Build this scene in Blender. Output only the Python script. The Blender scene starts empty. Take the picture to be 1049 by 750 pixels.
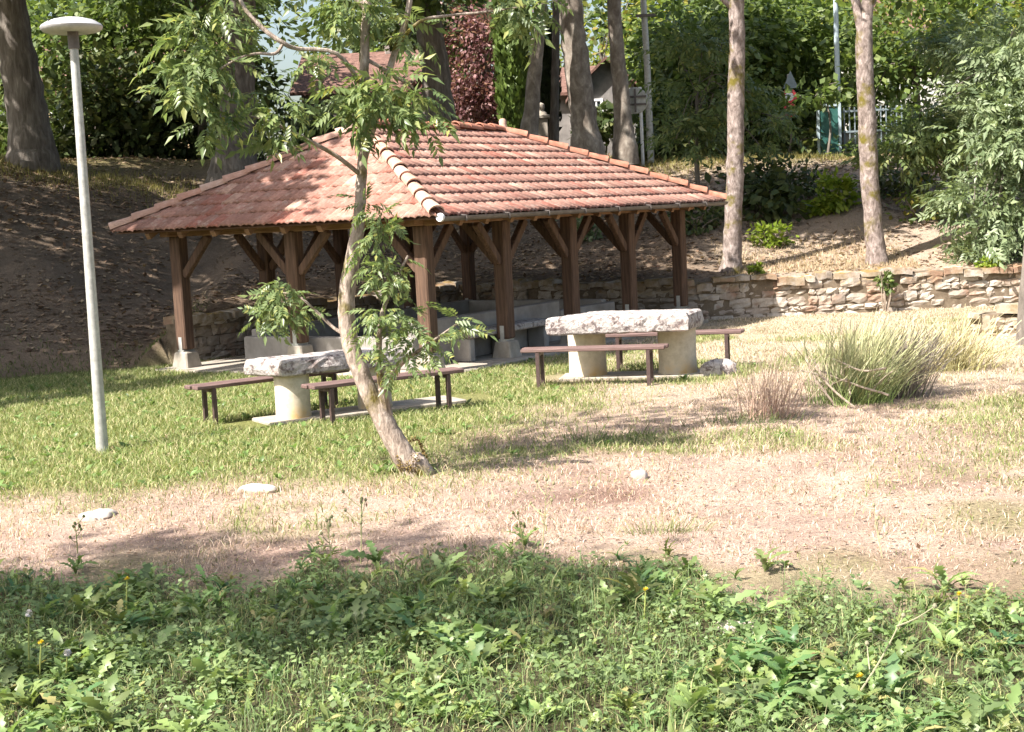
import bpy, math, random
import numpy as np
from mathutils import Vector, Matrix

sc = bpy.context.scene
C = sc.collection
rng = np.random.default_rng(7)
random.seed(7)

# ------------------------------------------------------------------ camera, sky, sun, exposure
FPX, EYE = 1500.0, 2.25
TH, AL = math.atan(160 / FPX), 0.05
Fv = np.array([0, math.cos(TH), -math.sin(TH)])
R0 = np.array([1.0, 0, 0]); U0 = np.cross(R0, Fv)
Rv = math.cos(AL) * R0 - math.sin(AL) * U0
Uv = math.cos(AL) * U0 + math.sin(AL) * R0
cam_d = bpy.data.cameras.new('camera'); cam = bpy.data.objects.new('camera', cam_d); C.objects.link(cam)
cam_d.sensor_width = 36.0; cam_d.lens = 36.0 * FPX / 1049.0
cam_d.clip_start = 0.1; cam_d.clip_end = 2000
M4 = Matrix(((Rv[0], Uv[0], -Fv[0], 0), (Rv[1], Uv[1], -Fv[1], 0), (Rv[2], Uv[2], -Fv[2], EYE), (0, 0, 0, 1)))
cam.matrix_world = M4
sc.camera = cam

SUN_EL = math.radians(50)
SUN_AZ = np.array([-0.80, -0.60])            # horizontal direction towards the sun
sdir = Vector((SUN_AZ[0] * math.cos(SUN_EL), SUN_AZ[1] * math.cos(SUN_EL), math.sin(SUN_EL)))
w = bpy.data.worlds.new('World'); sc.world = w; w.use_nodes = True
nt = w.node_tree; bg = nt.nodes['Background']
sky = nt.nodes.new('ShaderNodeTexSky'); sky.sky_type = 'NISHITA'; sky.sun_disc = False
sky.sun_elevation = SUN_EL; sky.sun_rotation = math.atan2(SUN_AZ[0], SUN_AZ[1])
sky.air_density = 1.2; sky.dust_density = 4.0
nt.links.new(sky.outputs[0], bg.inputs[0]); bg.inputs[1].default_value = 0.088
sl = bpy.data.lights.new('sun', 'SUN'); so = bpy.data.objects.new('sun', sl); C.objects.link(so)
sl.energy = 5.0; sl.angle = math.radians(0.55); sl.color = (1.0, 0.94, 0.87)
so.rotation_euler = sdir.to_track_quat('Z', 'Y').to_euler()
so.location = (-20, -15, 30)
sc.view_settings.view_transform = 'Standard'; sc.view_settings.look = 'None'
sc.view_settings.gamma = 1.0; sc.view_settings.use_curve_mapping = False
sc.view_settings.exposure = 1.55
sc.cycles.max_bounces = 6; sc.cycles.transparent_max_bounces = 4

# ------------------------------------------------------------------ helpers
def ray(px, py): return Fv + Rv * (px - 524.5) / FPX + Uv * (375 - py) / FPX
def at(px, py, Y):
    d = ray(px, py); p = d * (Y / d[1]); p[2] += EYE; return p
def tag(o, label=None, cat=None, group=None, kind=None):
    if label: o['label'] = label
    if cat: o['category'] = cat
    if group: o['group'] = group
    if kind: o['kind'] = kind
    return o
def empty(name, loc, rz=0.0, label=None, cat=None, group=None):
    o = bpy.data.objects.new(name, None); C.objects.link(o)
    o.location = tuple(float(v) for v in loc); o.rotation_euler = (0, 0, rz); o.empty_display_size = 0.2
    return tag(o, label, cat, group)
def np_obj(name, V, Fc, mat, parent=None, col=None, smooth=False, tris=None):
    """V (n,3), Fc (m,k) quads or tris; optional second array of triangles"""
    V = np.asarray(V, dtype=np.float32); Fc = np.asarray(Fc, dtype=np.int32)
    me = bpy.data.meshes.new(name)
    k = Fc.shape[1] if len(Fc) else 4
    loops = Fc.ravel(); tot = np.full(len(Fc), k, np.int32)
    if tris is not None and len(tris):
        tris = np.asarray(tris, np.int32)
        loops = np.concatenate([loops, tris.ravel()]); tot = np.concatenate([tot, np.full(len(tris), 3, np.int32)])
    start = np.concatenate([[0], np.cumsum(tot)[:-1]]).astype(np.int32)
    me.vertices.add(len(V)); me.vertices.foreach_set('co', V.ravel())
    me.loops.add(len(loops)); me.loops.foreach_set('vertex_index', loops.astype(np.int32))
    me.polygons.add(len(tot)); me.polygons.foreach_set('loop_start', start); me.polygons.foreach_set('loop_total', tot)
    if smooth: me.polygons.foreach_set('use_smooth', np.ones(len(tot), dtype=bool))
    me.update(calc_edges=True)
    if col is not None:
        a = me.color_attributes.new('col', 'FLOAT_COLOR', 'POINT')
        cc = np.ones((len(V), 4), np.float32); cc[:, :3] = col; a.data.foreach_set('color', cc.ravel())
    me.materials.append(mat)
    o = bpy.data.objects.new(name, me); C.objects.link(o)
    if parent: o.parent = parent
    return o
class MB:
    def __init__(s): s.V = []; s.F = []; s.n = 0
    def add(s, V, Fs):
        V = np.asarray(V, float); s.V.append(V); s.F += [tuple(int(i) + s.n for i in f) for f in Fs]; s.n += len(V)
    def box(s, c, size, rz=0.0, taper=1.0, bev=0.0, M=None):
        hx, hy, hz = [v / 2 for v in size]
        b = min(bev, hx * .9, hy * .9, hz * .9)
        if b <= 0:
            P = [(x * hx * (taper if z > 0 else 1), y * hy * (taper if z > 0 else 1), z * hz) for z in (-1, 1) for x, y in ((-1, -1), (1, -1), (1, 1), (-1, 1))]
            Fs = [(3, 2, 1, 0), (4, 5, 6, 7), (0, 1, 5, 4), (1, 2, 6, 5), (2, 3, 7, 6), (3, 0, 4, 7)]
        else:
            P = []
            for (dz, ins) in ((-hz, b), (-hz + b, 0), (hz - b, 0), (hz, b)):
                t = 1 + (taper - 1) * (dz + hz) / (2 * hz)
                ax, ay = (hx) * t, (hy) * t
                for (sx, sy) in ((-1, -1), (1, -1), (1, 1), (-1, 1)):
                    if sx * sy > 0: pts = [(sx * (ax - ins), sy * (ay - b - ins)), (sx * (ax - b - ins), sy * (ay - ins))]
                    else: pts = [(sx * (ax - b - ins), sy * (ay - ins)), (sx * (ax - ins), sy * (ay - b - ins))]
                    if (sx, sy) == (-1, -1): pts = [(-ax + ins, -ay + b + ins), (-ax + b + ins, -ay + ins)]
                    if (sx, sy) == (1, -1): pts = [(ax - b - ins, -ay + ins), (ax - ins, -ay + b + ins)]
                    if (sx, sy) == (1, 1): pts = [(ax - ins, ay - b - ins), (ax - b - ins, ay - ins)]
                    if (sx, sy) == (-1, 1): pts = [(-ax + b + ins, ay - ins), (-ax + ins, ay - b - ins)]
                    for q in pts: P.append((q[0], q[1], dz))
            Fs = []
            for L in range(3):
                for i in range(8):
                    j = (i + 1) % 8; Fs.append((L * 8 + i, L * 8 + j, L * 8 + 8 + j, L * 8 + 8 + i))
            Fs.append(tuple(range(7, -1, -1))); Fs.append(tuple(range(24, 32)))
        P = np.array(P)
        cz, sz = math.cos(rz), math.sin(rz)
        if M is not None: P = P @ np.array(M).T
        else: P = np.stack([P[:, 0] * cz - P[:, 1] * sz, P[:, 0] * sz + P[:, 1] * cz, P[:, 2]], 1)
        s.add(P + np.array(c, float), Fs)
    def bar(s, a, b, wx, wz, bev=0.0):
        a = np.array(a, float); b = np.array(b, float); d = b - a; L = np.linalg.norm(d); x = d / L
        up = np.array([0, 0, 1.0]) if abs(x[2]) < .95 else np.array([1.0, 0, 0])
        y = np.cross(up, x); y /= np.linalg.norm(y); z = np.cross(x, y)
        s.box((a + b) / 2, (L, wx, wz), bev=bev, M=np.stack([x, y, z], 1))
    def tube(s, pts, rad, n=10, jit=0.0, cap=True, rg=None):
        V, Fs = tube_arr(pts, rad, n, jit, cap, rg); s.add(V, Fs)
    def lathe(s, prof, c=(0, 0, 0), n=24):
        V = []; m = len(prof)
        for (r, z) in prof:
            for k in range(n):
                a = 2 * math.pi * k / n; V.append((c[0] + r * math.cos(a), c[1] + r * math.sin(a), c[2] + z))
        Fs = [(i * n + k, i * n + (k + 1) % n, (i + 1) * n + (k + 1) % n, (i + 1) * n + k) for i in range(m - 1) for k in range(n)]
        s.add(V, Fs)
    def build(s, name, mat, parent=None, smooth=False):
        me = bpy.data.meshes.new(name)
        me.from_pydata(np.concatenate(s.V).tolist(), [], s.F); me.materials.append(mat)
        if smooth:
            me.polygons.foreach_set('use_smooth', np.ones(len(me.polygons), dtype=bool))
            me.set_sharp_from_angle(angle=math.radians(40))
        o = bpy.data.objects.new(name, me); C.objects.link(o)
        if parent: o.parent = parent
        return o
def tube_arr(pts, rad, n=10, jit=0.0, cap=True, rg=None):
    pts = np.array(pts, float); m = len(pts); rad = np.array(rad, float) * np.ones(m)
    T = np.gradient(pts, axis=0); T /= np.linalg.norm(T, axis=1)[:, None] + 1e-9
    ref = np.array([1.0, 0.2, 0.1]); V = []
    rg = rg or rng
    ang = np.arange(n) * 2 * math.pi / n
    ph = rg.uniform(0, 6.28, 3)
    for i in range(m):
        x = ref - T[i] * (ref @ T[i]); x /= np.linalg.norm(x); y = np.cross(T[i], x); ref = x
        lob = 1 + jit * (np.sin(ang * 2 + ph[0] + i * .15) * .5 + np.sin(ang * 3 + ph[1] + i * .3) * .4 + rg.normal(0, .35, n))
        V.append(pts[i] + rad[i] * lob[:, None] * (np.cos(ang)[:, None] * x + np.sin(ang)[:, None] * y))
    V = np.concatenate(V)
    Fs = [(i * n + k, i * n + (k + 1) % n, (i + 1) * n + (k + 1) % n, (i + 1) * n + k) for i in range(m - 1) for k in range(n)]
    if cap: Fs += [tuple(range(n - 1, -1, -1)), tuple(range((m - 1) * n, m * n))]
    return V, Fs
def smooth_path(P, R, k=4):
    """Catmull-Rom resample of points and radii"""
    P = np.array(P, float); R = np.array(R, float); n = len(P); Q = []; S = []
    for i in range(n - 1):
        p0, p1, p2, p3 = P[max(i - 1, 0)], P[i], P[i + 1], P[min(i + 2, n - 1)]
        for t in np.arange(k) / k:
            Q.append(.5 * ((2 * p1) + (-p0 + p2) * t + (2 * p0 - 5 * p1 + 4 * p2 - p3) * t * t + (-p0 + 3 * p1 - 3 * p2 + p3) * t ** 3))
            S.append(R[i] * (1 - t) + R[i + 1] * t)
    Q.append(P[-1]); S.append(R[-1]); return np.array(Q), np.array(S)
# value noise
_perm = np.random.default_rng(3).random((256, 256))
def vnoise(x, y, s=1.0, off=0):
    x = np.asarray(x, float) / s + off * 17.3; y = np.asarray(y, float) / s + off * 9.7
    xi = np.floor(x).astype(int); yi = np.floor(y).astype(int); fx = x - xi; fy = y - yi
    fx = fx * fx * (3 - 2 * fx); fy = fy * fy * (3 - 2 * fy)
    g = lambda a, b: _perm[a % 256, b % 256]
    return (g(xi, yi) * (1 - fx) + g(xi + 1, yi) * fx) * (1 - fy) + (g(xi, yi + 1) * (1 - fx) + g(xi + 1, yi + 1) * fx) * fy
def fbm(x, y, s=1.0, off=0): return (vnoise(x, y, s, off) * .55 + vnoise(x, y, s / 2.1, off + 1) * .3 + vnoise(x, y, s / 4.3, off + 2) * .15)
def sig(t): return 1 / (1 + np.exp(-np.clip(t, -30, 30)))

# ------------------------------------------------------------------ materials
def new_mat(name):
    m = bpy.data.materials.new(name); m.use_nodes = True
    t = m.node_tree; b = t.nodes['Principled BSDF']; return m, t, b
def node(t, typ, **kw):
    n = t.nodes.new(typ)
    for k, v in kw.items():
        if k.startswith('i_'):
            n.inputs[k[2:].replace('_', ' ')].default_value = v
        else: setattr(n, k, v)
    return n
def ramp(t, src, stops):
    r = t.nodes.new('ShaderNodeValToRGB'); e = r.color_ramp.elements
    while len(e) < len(stops): e.new(0.5)
    for i, (p, c) in enumerate(stops): e[i].position = p; e[i].color = (*c, 1)
    t.links.new(src, r.inputs[0]); return r.outputs[0]
def mix(t, fac, a, b, mode='MIX'):
    m = t.nodes.new('ShaderNodeMix'); m.data_type = 'RGBA'; m.blend_type = mode
    if isinstance(fac, (int, float)): m.inputs[0].default_value = fac
    else: t.links.new(fac, m.inputs[0])
    for s, v in ((6, a), (7, b)):
        if isinstance(v, tuple): m.inputs[s].default_value = (*v, 1)
        else: t.links.new(v, m.inputs[s])
    return m.outputs[2]
def noise(t, scale, detail=4, rough=.6, vec=None, dist=0.0):
    n = t.nodes.new('ShaderNodeTexNoise'); n.inputs['Scale'].default_value = scale; n.inputs['Detail'].default_value = detail
    n.inputs['Roughness'].default_value = rough; n.inputs['Distortion'].default_value = dist
    if vec is not None: t.links.new(vec, n.inputs['Vector'])
    return n.outputs[0]
def objvec(t, sc3=(1, 1, 1)):
    tc = t.nodes.new('ShaderNodeTexCoord'); mp = t.nodes.new('ShaderNodeMapping'); mp.inputs['Scale'].default_value = sc3
    t.links.new(tc.outputs['Object'], mp.inputs['Vector']); return mp.outputs[0]
def bump(t, b, h, strength=.5, dist=.02):
    n = t.nodes.new('ShaderNodeBump'); n.inputs['Strength'].default_value = strength; n.inputs['Distance'].default_value = dist
    t.links.new(h, n.inputs['Height']); t.links.new(n.outputs[0], b.inputs['Normal'])
def island(t): return t.nodes.new('ShaderNodeNewGeometry').outputs['Random Per Island']
def upness(t, lo=.3, hi=.9):
    g = t.nodes.new('ShaderNodeNewGeometry'); s = t.nodes.new('ShaderNodeSeparateXYZ'); t.links.new(g.outputs['Normal'], s.inputs[0])
    mr = t.nodes.new('ShaderNodeMapRange'); mr.inputs[1].default_value = lo; mr.inputs[2].default_value = hi
    t.links.new(s.outputs[2], mr.inputs[0]); return mr.outputs[0]
def math2(t, op, a, b):
    m = t.nodes.new('ShaderNodeMath'); m.operation = op
    for i, v in enumerate((a, b)):
        if isinstance(v, (int, float)): m.inputs[i].default_value = v
        else: t.links.new(v, m.inputs[i])
    return m.outputs[0]
def leaf_mat(name, stops, transl=.35, rough=.5, attr=False):
    m, t, b = new_mat(name)
    if attr:
        a = t.nodes.new('ShaderNodeAttribute'); a.attribute_name = 'col'; col = a.outputs[0]
    else: col = ramp(t, island(t), stops)
    t.links.new(col, b.inputs['Base Color']); b.inputs['Roughness'].default_value = rough
    b.inputs['Specular IOR Level'].default_value = .35
    tr = t.nodes.new('ShaderNodeBsdfTranslucent')
    c2 = mix(t, .5, col, (.95, 1.0, .40), 'MULTIPLY'); c3 = mix(t, 1.0, c2, (1.7, 1.7, 1.5), 'MULTIPLY')
    t.links.new(c3, tr.inputs[0])
    ms = t.nodes.new('ShaderNodeMixShader'); ms.inputs[0].default_value = transl
    out = t.nodes['Material Output']
    t.links.new(b.outputs[0], ms.inputs[1]); t.links.new(tr.outputs[0], ms.inputs[2]); t.links.new(ms.outputs[0], out.inputs[0])
    return m
def bark_mat(name, c1, c2, c3, sz=(9, 9, 2.2), moss=0.0, bs=.8):
    m, t, b = new_mat(name); v = objvec(t, sz)
    n1 = noise(t, 1.0, 6, .65, v, .4); n2 = noise(t, .35, 3, .6, v)
    col = ramp(t, n1, [(.3, c1), (.52, c2), (.72, c3)])
    if moss > 0:
        n3 = noise(t, 2.3, 4, .6, objvec(t)); f = ramp(t, n3, [(.62 - moss, (0, 0, 0)), (.70 - moss * .6, (1, 1, 1))])
        col = mix(t, f, col, (.12, .10, .022))
    t.links.new(col, b.inputs['Base Color']); b.inputs['Roughness'].default_value = .95
    b.inputs['Specular IOR Level'].default_value = .1
    bump(t, b, math2(t, 'ADD', n1, n2), bs, .03); return m
def simple_mat(name, c1, c2, scale=6, rough=.85, bs=.3, dist=.01, spec=.25, metal=0, sz=(1, 1, 1), island_mix=None):
    m, t, b = new_mat(name); v = objvec(t, sz); n = noise(t, scale, 6, .65, v)
    col = ramp(t, n, [(.35, c1), (.68, c2)])
    if island_mix: col = mix(t, .6, col, ramp(t, island(t), island_mix), 'MULTIPLY')
    t.links.new(col, b.inputs['Base Color']); b.inputs['Roughness'].default_value = rough
    b.inputs['Specular IOR Level'].default_value = spec; b.inputs['Metallic'].default_value = metal
    if bs: bump(t, b, n, bs, dist)
    return m
MT = {}
MT['wood'] = simple_mat('old_brown_wood', (.060, .036, .025), (.150, .090, .060), 1.0, .8, .5, .006, .25, 0, (28, 28, 2.0))
MT['beam'] = simple_mat('eave_beam_wood', (.14, .075, .040), (.27, .16, .09), 1.0, .8, .4, .005, .25, 0, (3, 3, 30))
MT['bench'] = simple_mat('weathered_bench_plank', (.085, .052, .047), (.19, .125, .112), 1.0, .7, .3, .004, .3, 0, (3, 40, 40))
MT['bench_leg'] = simple_mat('dark_bench_steel', (.045, .028, .025), (.085, .055, .05), 20, .55, .1, .002, .4)
MT['concrete'] = simple_mat('grey_concrete', (.22, .20, .185), (.34, .32, .295), 3, .9, .4, .01)
MT['pale_concrete'] = simple_mat('pale_concrete', (.25, .22, .18), (.38, .34, .285), 5, .9, .3, .006)
MT['metal'] = simple_mat('galvanised_steel', (.34, .34, .32), (.52, .52, .49), 14, .5, .1, .002, .5, .35)
MT['dark_metal'] = simple_mat('dull_brown_metal', (.10, .085, .08), (.17, .15, .14), 9, .55, .1, .002, .4, .2)
MT['white_metal'] = simple_mat('white_painted_metal', (.62, .63, .64), (.78, .79, .80), 9, .5, .05, .002, .4)
MT['lamp_grey'] = simple_mat('lamp_head_grey', (.34, .34, .35), (.46, .46, .46), 12, .45, .1, .002, .5)
MT['blue_grey'] = simple_mat('blue_grey_paint', (.30, .38, .42), (.42, .50, .54), 9, .5, .05, .002, .4)
MT['rail_grey'] = simple_mat('grey_rail_paint', (.14, .18, .20), (.22, .26, .28), 9, .5, .05, .002, .4)
MT['gate_green'] = simple_mat('dark_green_gate_paint', (.02, .085, .075), (.035, .12, .10), 6, .55, .05, .002, .4)
MT['red_paint'] = simple_mat('red_sign_paint', (.5, .05, .06), (.62, .08, .09), 6, .5, 0)
MT['black'] = simple_mat('black_void', (.012, .012, .012), (.02, .02, .02), 6, .8, 0)
MT['plaster'] = simple_mat('old_grey_render', (.15, .14, .135), (.28, .26, .245), 2, .95, .4, .01)
MT['ochre'] = simple_mat('ochre_render', (.42, .31, .18), (.56, .43, .27), 2, .95, .3, .01)
MT['white_wall'] = simple_mat('pale_house_render', (.55, .54, .5), (.68, .66, .62), 2, .95, .3, .01)
MT['far_tile'] = simple_mat('old_house_tiles', (.095, .052, .04), (.20, .115, .09), 7, .9, .8, .05)
m, t, b = new_mat('window_glass'); b.inputs['Base Color'].default_value = (.05, .07, .09, 1); b.inputs['Roughness'].default_value = .08; MT['glass'] = m
m, t, b = new_mat('dark_water'); b.inputs['Base Color'].default_value = (.02, .03, .022, 1); b.inputs['Roughness'].default_value = .05; MT['water'] = m
# rough table stone: pale with black lichen
m, t, b = new_mat('lichened_stone'); v = objvec(t)
n1 = noise(t, 9, 8, .75, v); n2 = noise(t, 30, 5, .7, v); n3 = noise(t, 3.2, 5, .7, v)
col = ramp(t, n2, [(.3, (.26, .235, .22)), (.6, (.46, .425, .40)), (.75, (.56, .52, .49))])
col = mix(t, ramp(t, n1, [(.50, (0, 0, 0)), (.58, (1, 1, 1))]), col, (.13, .10, .095))
col = mix(t, ramp(t, n3, [(.60, (0, 0, 0)), (.68, (.75, .75, .75))]), col, (.42, .33, .29))
t.links.new(col, b.inputs['Base Color']); b.inputs['Roughness'].default_value = .95
bump(t, b, math2(t, 'ADD', n1, n2), .9, .025); MT['slab'] = m
# table legs: cream cast stone with rusty foot
m, t, b = new_mat('cream_cast_stone'); v = objvec(t)
n1 = noise(t, 12, 6, .7, v); n2 = noise(t, 3, 5, .7, v)
col = ramp(t, n1, [(.3, (.42, .36, .27)), (.7, (.62, .56, .45))])
sx = t.nodes.new('ShaderNodeSeparateXYZ'); t.links.new(v, sx.inputs[0])
mr = t.nodes.new('ShaderNodeMapRange'); mr.inputs[1].default_value = .30; mr.inputs[2].default_value = .02; t.links.new(sx.outputs[2], mr.inputs[0])
f = math2(t, 'MULTIPLY', mr.outputs[0], ramp(t, n2, [(.45, (0, 0, 0)), (.65, (1, 1, 1))]))
col = mix(t, f, col, (.45, .27, .07))
t.links.new(col, b.inputs['Base Color']); b.inputs['Roughness'].default_value = .9; bump(t, b, n1, .3, .006); MT['leg_stone'] = m
# wall stone
m, t, b = new_mat('wall_limestone'); v = objvec(t)
n1 = noise(t, 7, 7, .7, v); n2 = noise(t, 1.3, 5, .65, v); n3 = noise(t, 2.6, 5, .7, v)
col = mix(t, .75, ramp(t, n1, [(.3, (.29, .25, .21)), (.7, (.52, .475, .42))]), ramp(t, island(t), [(0, (.50, .44, .40)), (.3, (.85, .82, .77)), (.65, (1, .98, .95)), (1, (.70, .62, .56))]), 'MULTIPLY')
f = math2(t, 'MULTIPLY', upness(t, -.4, .35), ramp(t, n3, [(.42, (0, 0, 0)), (.52, (1, 1, 1))]))
sz_ = t.nodes.new('ShaderNodeSeparateXYZ'); t.links.new(v, sz_.inputs[0]); zr_ = t.nodes.new('ShaderNodeMapRange'); zr_.inputs[1].default_value = .38; zr_.inputs[2].default_value = .72; t.links.new(sz_.outputs[2], zr_.inputs[0])
f = math2(t, 'MULTIPLY', f, zr_.outputs[0]); col = mix(t, f, col, (.21, .135, .035))
col = mix(t, ramp(t, n2, [(.54, (0, 0, 0)), (.64, (.85, .85, .85))]), col, (.25, .15, .10))
t.links.new(col, b.inputs['Base Color']); b.inputs['Roughness'].default_value = .95; bump(t, b, n1, .8, .03); MT['wall_stone'] = m
MT['stub_stone'] = simple_mat('mossy_tan_stone', (.17, .125, .06), (.36, .32, .27), 4, .95, .7, .03)
MT['mortar'] = simple_mat('earthy_mortar', (.11, .082, .056), (.20, .16, .115), 8, .95, .6, .02)
MT['house_stone'] = simple_mat('rubble_house_wall', (.16, .135, .12), (.34, .30, .27), 5, .95, .8, .04)
# roof tiles (per-tile colour in attribute)
def tile_mat(name, dark=1.0):
    m, t, b = new_mat(name); v = objvec(t)
    a = t.nodes.new('ShaderNodeAttribute'); a.attribute_name = 'col'
    n1 = noise(t, 16, 6, .7, v); n2 = noise(t, 1.1, 5, .65, v); n3 = noise(t, 5.5, 6, .75, v)
    col = mix(t, 1.0, a.outputs[0], ramp(t, n1, [(.3, (.62, .60, .58)), (.7, (1.22, 1.22, 1.22))]), 'MULTIPLY')
    col = mix(t, ramp(t, n3, [(.53, (0, 0, 0)), (.66, (.6, .6, .6))]), col, (.42, .34, .29))
    col = mix(t, ramp(t, n2, [(.50, (0, 0, 0)), (.68, (.65, .65, .65))]), col, (.19, .10, .08))
    t.links.new(col, b.inputs['Base Color']); b.inputs['Roughness'].default_value = .9; b.inputs['Specular IOR Level'].default_value = .2
    bump(t, b, n1, .4, .006); return m
MT['tile'] = tile_mat('terracotta_tile')
m, t, b = new_mat('weathered_hip_tile'); v = objvec(t)
n1 = noise(t, 10, 6, .75, v); n2 = noise(t, 3.5, 5, .7, v)
col = mix(t, .55, ramp(t, n1, [(.32, (.24, .14, .10)), (.55, (.42, .29, .23)), (.7, (.52, .44, .38))]), ramp(t, island(t), [(0, (.45, .20, .13)), (1, (.52, .38, .30))]))
t.links.new(col, b.inputs['Base Color']); b.inputs['Roughness'].default_value = .95; bump(t, b, n1, .5, .01); MT['hip'] = m
MT['hip_red'] = simple_mat('red_hip_tile', (.30, .13, .085), (.46, .23, .16), 8, .9, .4, .008, island_mix=[(0, (.75, .7, .68)), (1, (1.1, 1, 1))])
# leaves
MT['ash_leaf'] = leaf_mat('ash_leaf', [(0, (.085, .125, .050)), (.5, (.14, .19, .075)), (.9, (.20, .24, .095)), (1, (.27, .27, .08))], .34, .36)
MT['plane_leaf'] = leaf_mat('plane_leaf', [(0, (.055, .085, .026)), (.5, (.095, .14, .040)), (1, (.16, .20, .055))], .35)
MT['dark_leaf'] = leaf_mat('dark_hedge_leaf', [(0, (.038, .058, .020)), (.55, (.065, .092, .030)), (1, (.12, .13, .045))], .25)
MT['yellow_leaf'] = leaf_mat('yellowing_leaf', [(0, (.09, .14, .025)), (.6, (.18, .22, .04)), (1, (.26, .20, .05))], .4)
MT['purple_leaf'] = leaf_mat('purple_leaf', [(0, (.12, .050, .060)), (.6, (.23, .115, .12)), (1, (.36, .22, .20))], .3)
MT['cypress_leaf'] = leaf_mat('cypress_scale', [(0, (.055, .095, .020)), (1, (.12, .17, .035))], .15)
MT['cypress_dark'] = leaf_mat('dark_cypress_scale', [(0, (.018, .03, .012)), (1, (.035, .052, .02))], .1)
MT['silver_leaf'] = leaf_mat('pale_grey_green_leaf', [(0, (.10, .14, .07)), (.5, (.175, .225, .12)), (1, (.26, .31, .18))], .3, .4)
MT['bright_leaf'] = leaf_mat('bright_lime_leaf', [(0, (.12, .19, .02)), (1, (.25, .30, .04))], .4)
MT['blade'] = leaf_mat('grass_blade', None, .25, .6, attr=True)
MT['weed'] = leaf_mat('weed_leaf', None, .30, .42, attr=True)
m, t, b = new_mat('dry_strand'); a = t.nodes.new('ShaderNodeAttribute'); a.attribute_name = 'col'
t.links.new(a.outputs[0], b.inputs['Base Color']); b.inputs['Roughness'].default_value = .8; MT['strand'] = m
MT['litter'] = leaf_mat('fallen_leaf', [(0, (.11, .065, .042)), (.5, (.23, .15, .095)), (1, (.38, .29, .19))], .1, .8)
MT['plane_bark'] = bark_mat('plane_bark', (.13, .105, .085), (.25, .215, .18), (.44, .40, .34), (6, 6, 3.5), 0.0, .6)
MT['grey_bark'] = bark_mat('grey_bark', (.085, .072, .062), (.165, .145, .125), (.28, .25, .22), (10, 10, 2), 0.0, .9)
MT['pale_bark'] = bark_mat('pale_mossy_bark', (.085, .065, .055), (.24, .195, .175), (.42, .365, .34), (13, 13, 7), .095, 1.0)
MT['ash_bark'] = bark_mat('smooth_pale_bark', (.13, .10, .08), (.33, .27, .225), (.50, .43, .37), (24, 24, 9), .07, .7)
MT['twig'] = simple_mat('pale_twig', (.22, .17, .13), (.36, .30, .24), 20, .9, .2, .003)

# ------------------------------------------------------------------ terrain
PL = np.array([(-70, 20.0), (-18, 20.5), (-9, 22.3), (-5.7, 23.7), (-1.1, 30.3), (3.3, 27.75), (12, 27.5), (70, 27.0)])
def wall_h(x): return np.interp(x, [-6.2, -5.4, -1, 12], [0, .80, .80, .74])
def seg_dist(x, y):
    x = np.asarray(x, float); y = np.asarray(y, float); D = np.full(np.broadcast(x, y).shape, 1e9)
    for a, b_ in zip(PL[:-1], PL[1:]):
        ab = b_ - a; tt = np.clip(((x - a[0]) * ab[0] + (y - a[1]) * ab[1]) / (ab @ ab), 0, 1)
        D = np.minimum(D, np.hypot(x - a[0] - tt * ab[0], y - a[1] - tt * ab[1]))
    return D
def gz(x, y):
    x = np.asarray(x, float); y = np.asarray(y, float)
    yl = np.interp(x, PL[:, 0], PL[:, 1]); behind = y > yl + 0.12
    d = seg_dist(x, y); top = np.interp(x, [-14, -5, 2, 6, 14], [4.05, 3.95, 3.6, 3.25, 3.1])
    r = np.clip(d / 11.0, 0, 1); rr = .6 * r + .4 * r * r * (3 - 2 * r)
    h0 = wall_h(x) - .06
    h0 = np.where(x < -6.2, 0, h0)
    bank = h0 + (top - h0) * rr + (fbm(x, y, 2.3, 5) - .5) * .35 * np.clip(d / 2, 0, 1)
    flat = (fbm(x, y, 2.0, 1) - .5) * .06
    return np.where(behind, bank, flat)
def g1(x, y): return float(gz(np.array([x]), np.array([y]))[0])

def axis(segs):
    out = []
    for a, b_, s in segs: out.append(np.arange(a, b_, s))
    return np.concatenate(out + [[segs[-1][1]]])
ax = axis([(-700, -100, 100), (-100, -20, 5), (-20, 20, .16), (20, 100, 5), (100, 700, 100)])
ay = axis([(-60, 2, 6), (2, 45, .16), (45, 100, 3), (100, 900, 100)])
X, Y = np.meshgrid(ax, ay); Z = gz(X.ravel(), Y.ravel())
Vg = np.stack([X.ravel(), Y.ravel(), Z], 1)
nx, ny = len(ax), len(ay)
I = (np.arange(ny - 1)[:, None] * nx + np.arange(nx - 1)[None]).ravel()
Qg = np.stack([I, I + 1, I + 1 + nx, I + nx], 1)
def greenness(x, y):
    """0 dry straw .. 1 green lawn"""
    xb = -.45 + .30 * (y - 14) + (fbm(x, y, 1.6, 3) - .5) * 2.2
    G = sig((xb - x) / .45) * sig((y - 12.35 - (fbm(x, y, 1.1, 4) - .5) * 2.0) / .28)
    G = G * np.where(y > 17.5, sig((21.2 - y + np.clip(-x - 3.2, 0, 3) * 1.2) / .6), 1)
    G = np.maximum(G, .55 * sig((fbm(x, y, 1.3, 8) - .60) / .035) * (x > -3))
    G = np.maximum(G, .5 * sig((x - 3.6 - (y - 11.0) * .30) / .4) * sig((15 - y) / .6) * (fbm(x, y, .7, 11) > .42))
    return np.clip(G, 0, 1)
def weed_edge(x): return 8.75 - .24 * x + (fbm(x, x * 0 + 2.0, .7, 6) - .5) * 1.9
xx, yy = Vg[:, 0], Vg[:, 1]
G = greenness(xx, yy)[:, None]; wz = sig((weed_edge(xx) - yy) / .18)[:, None]
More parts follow.
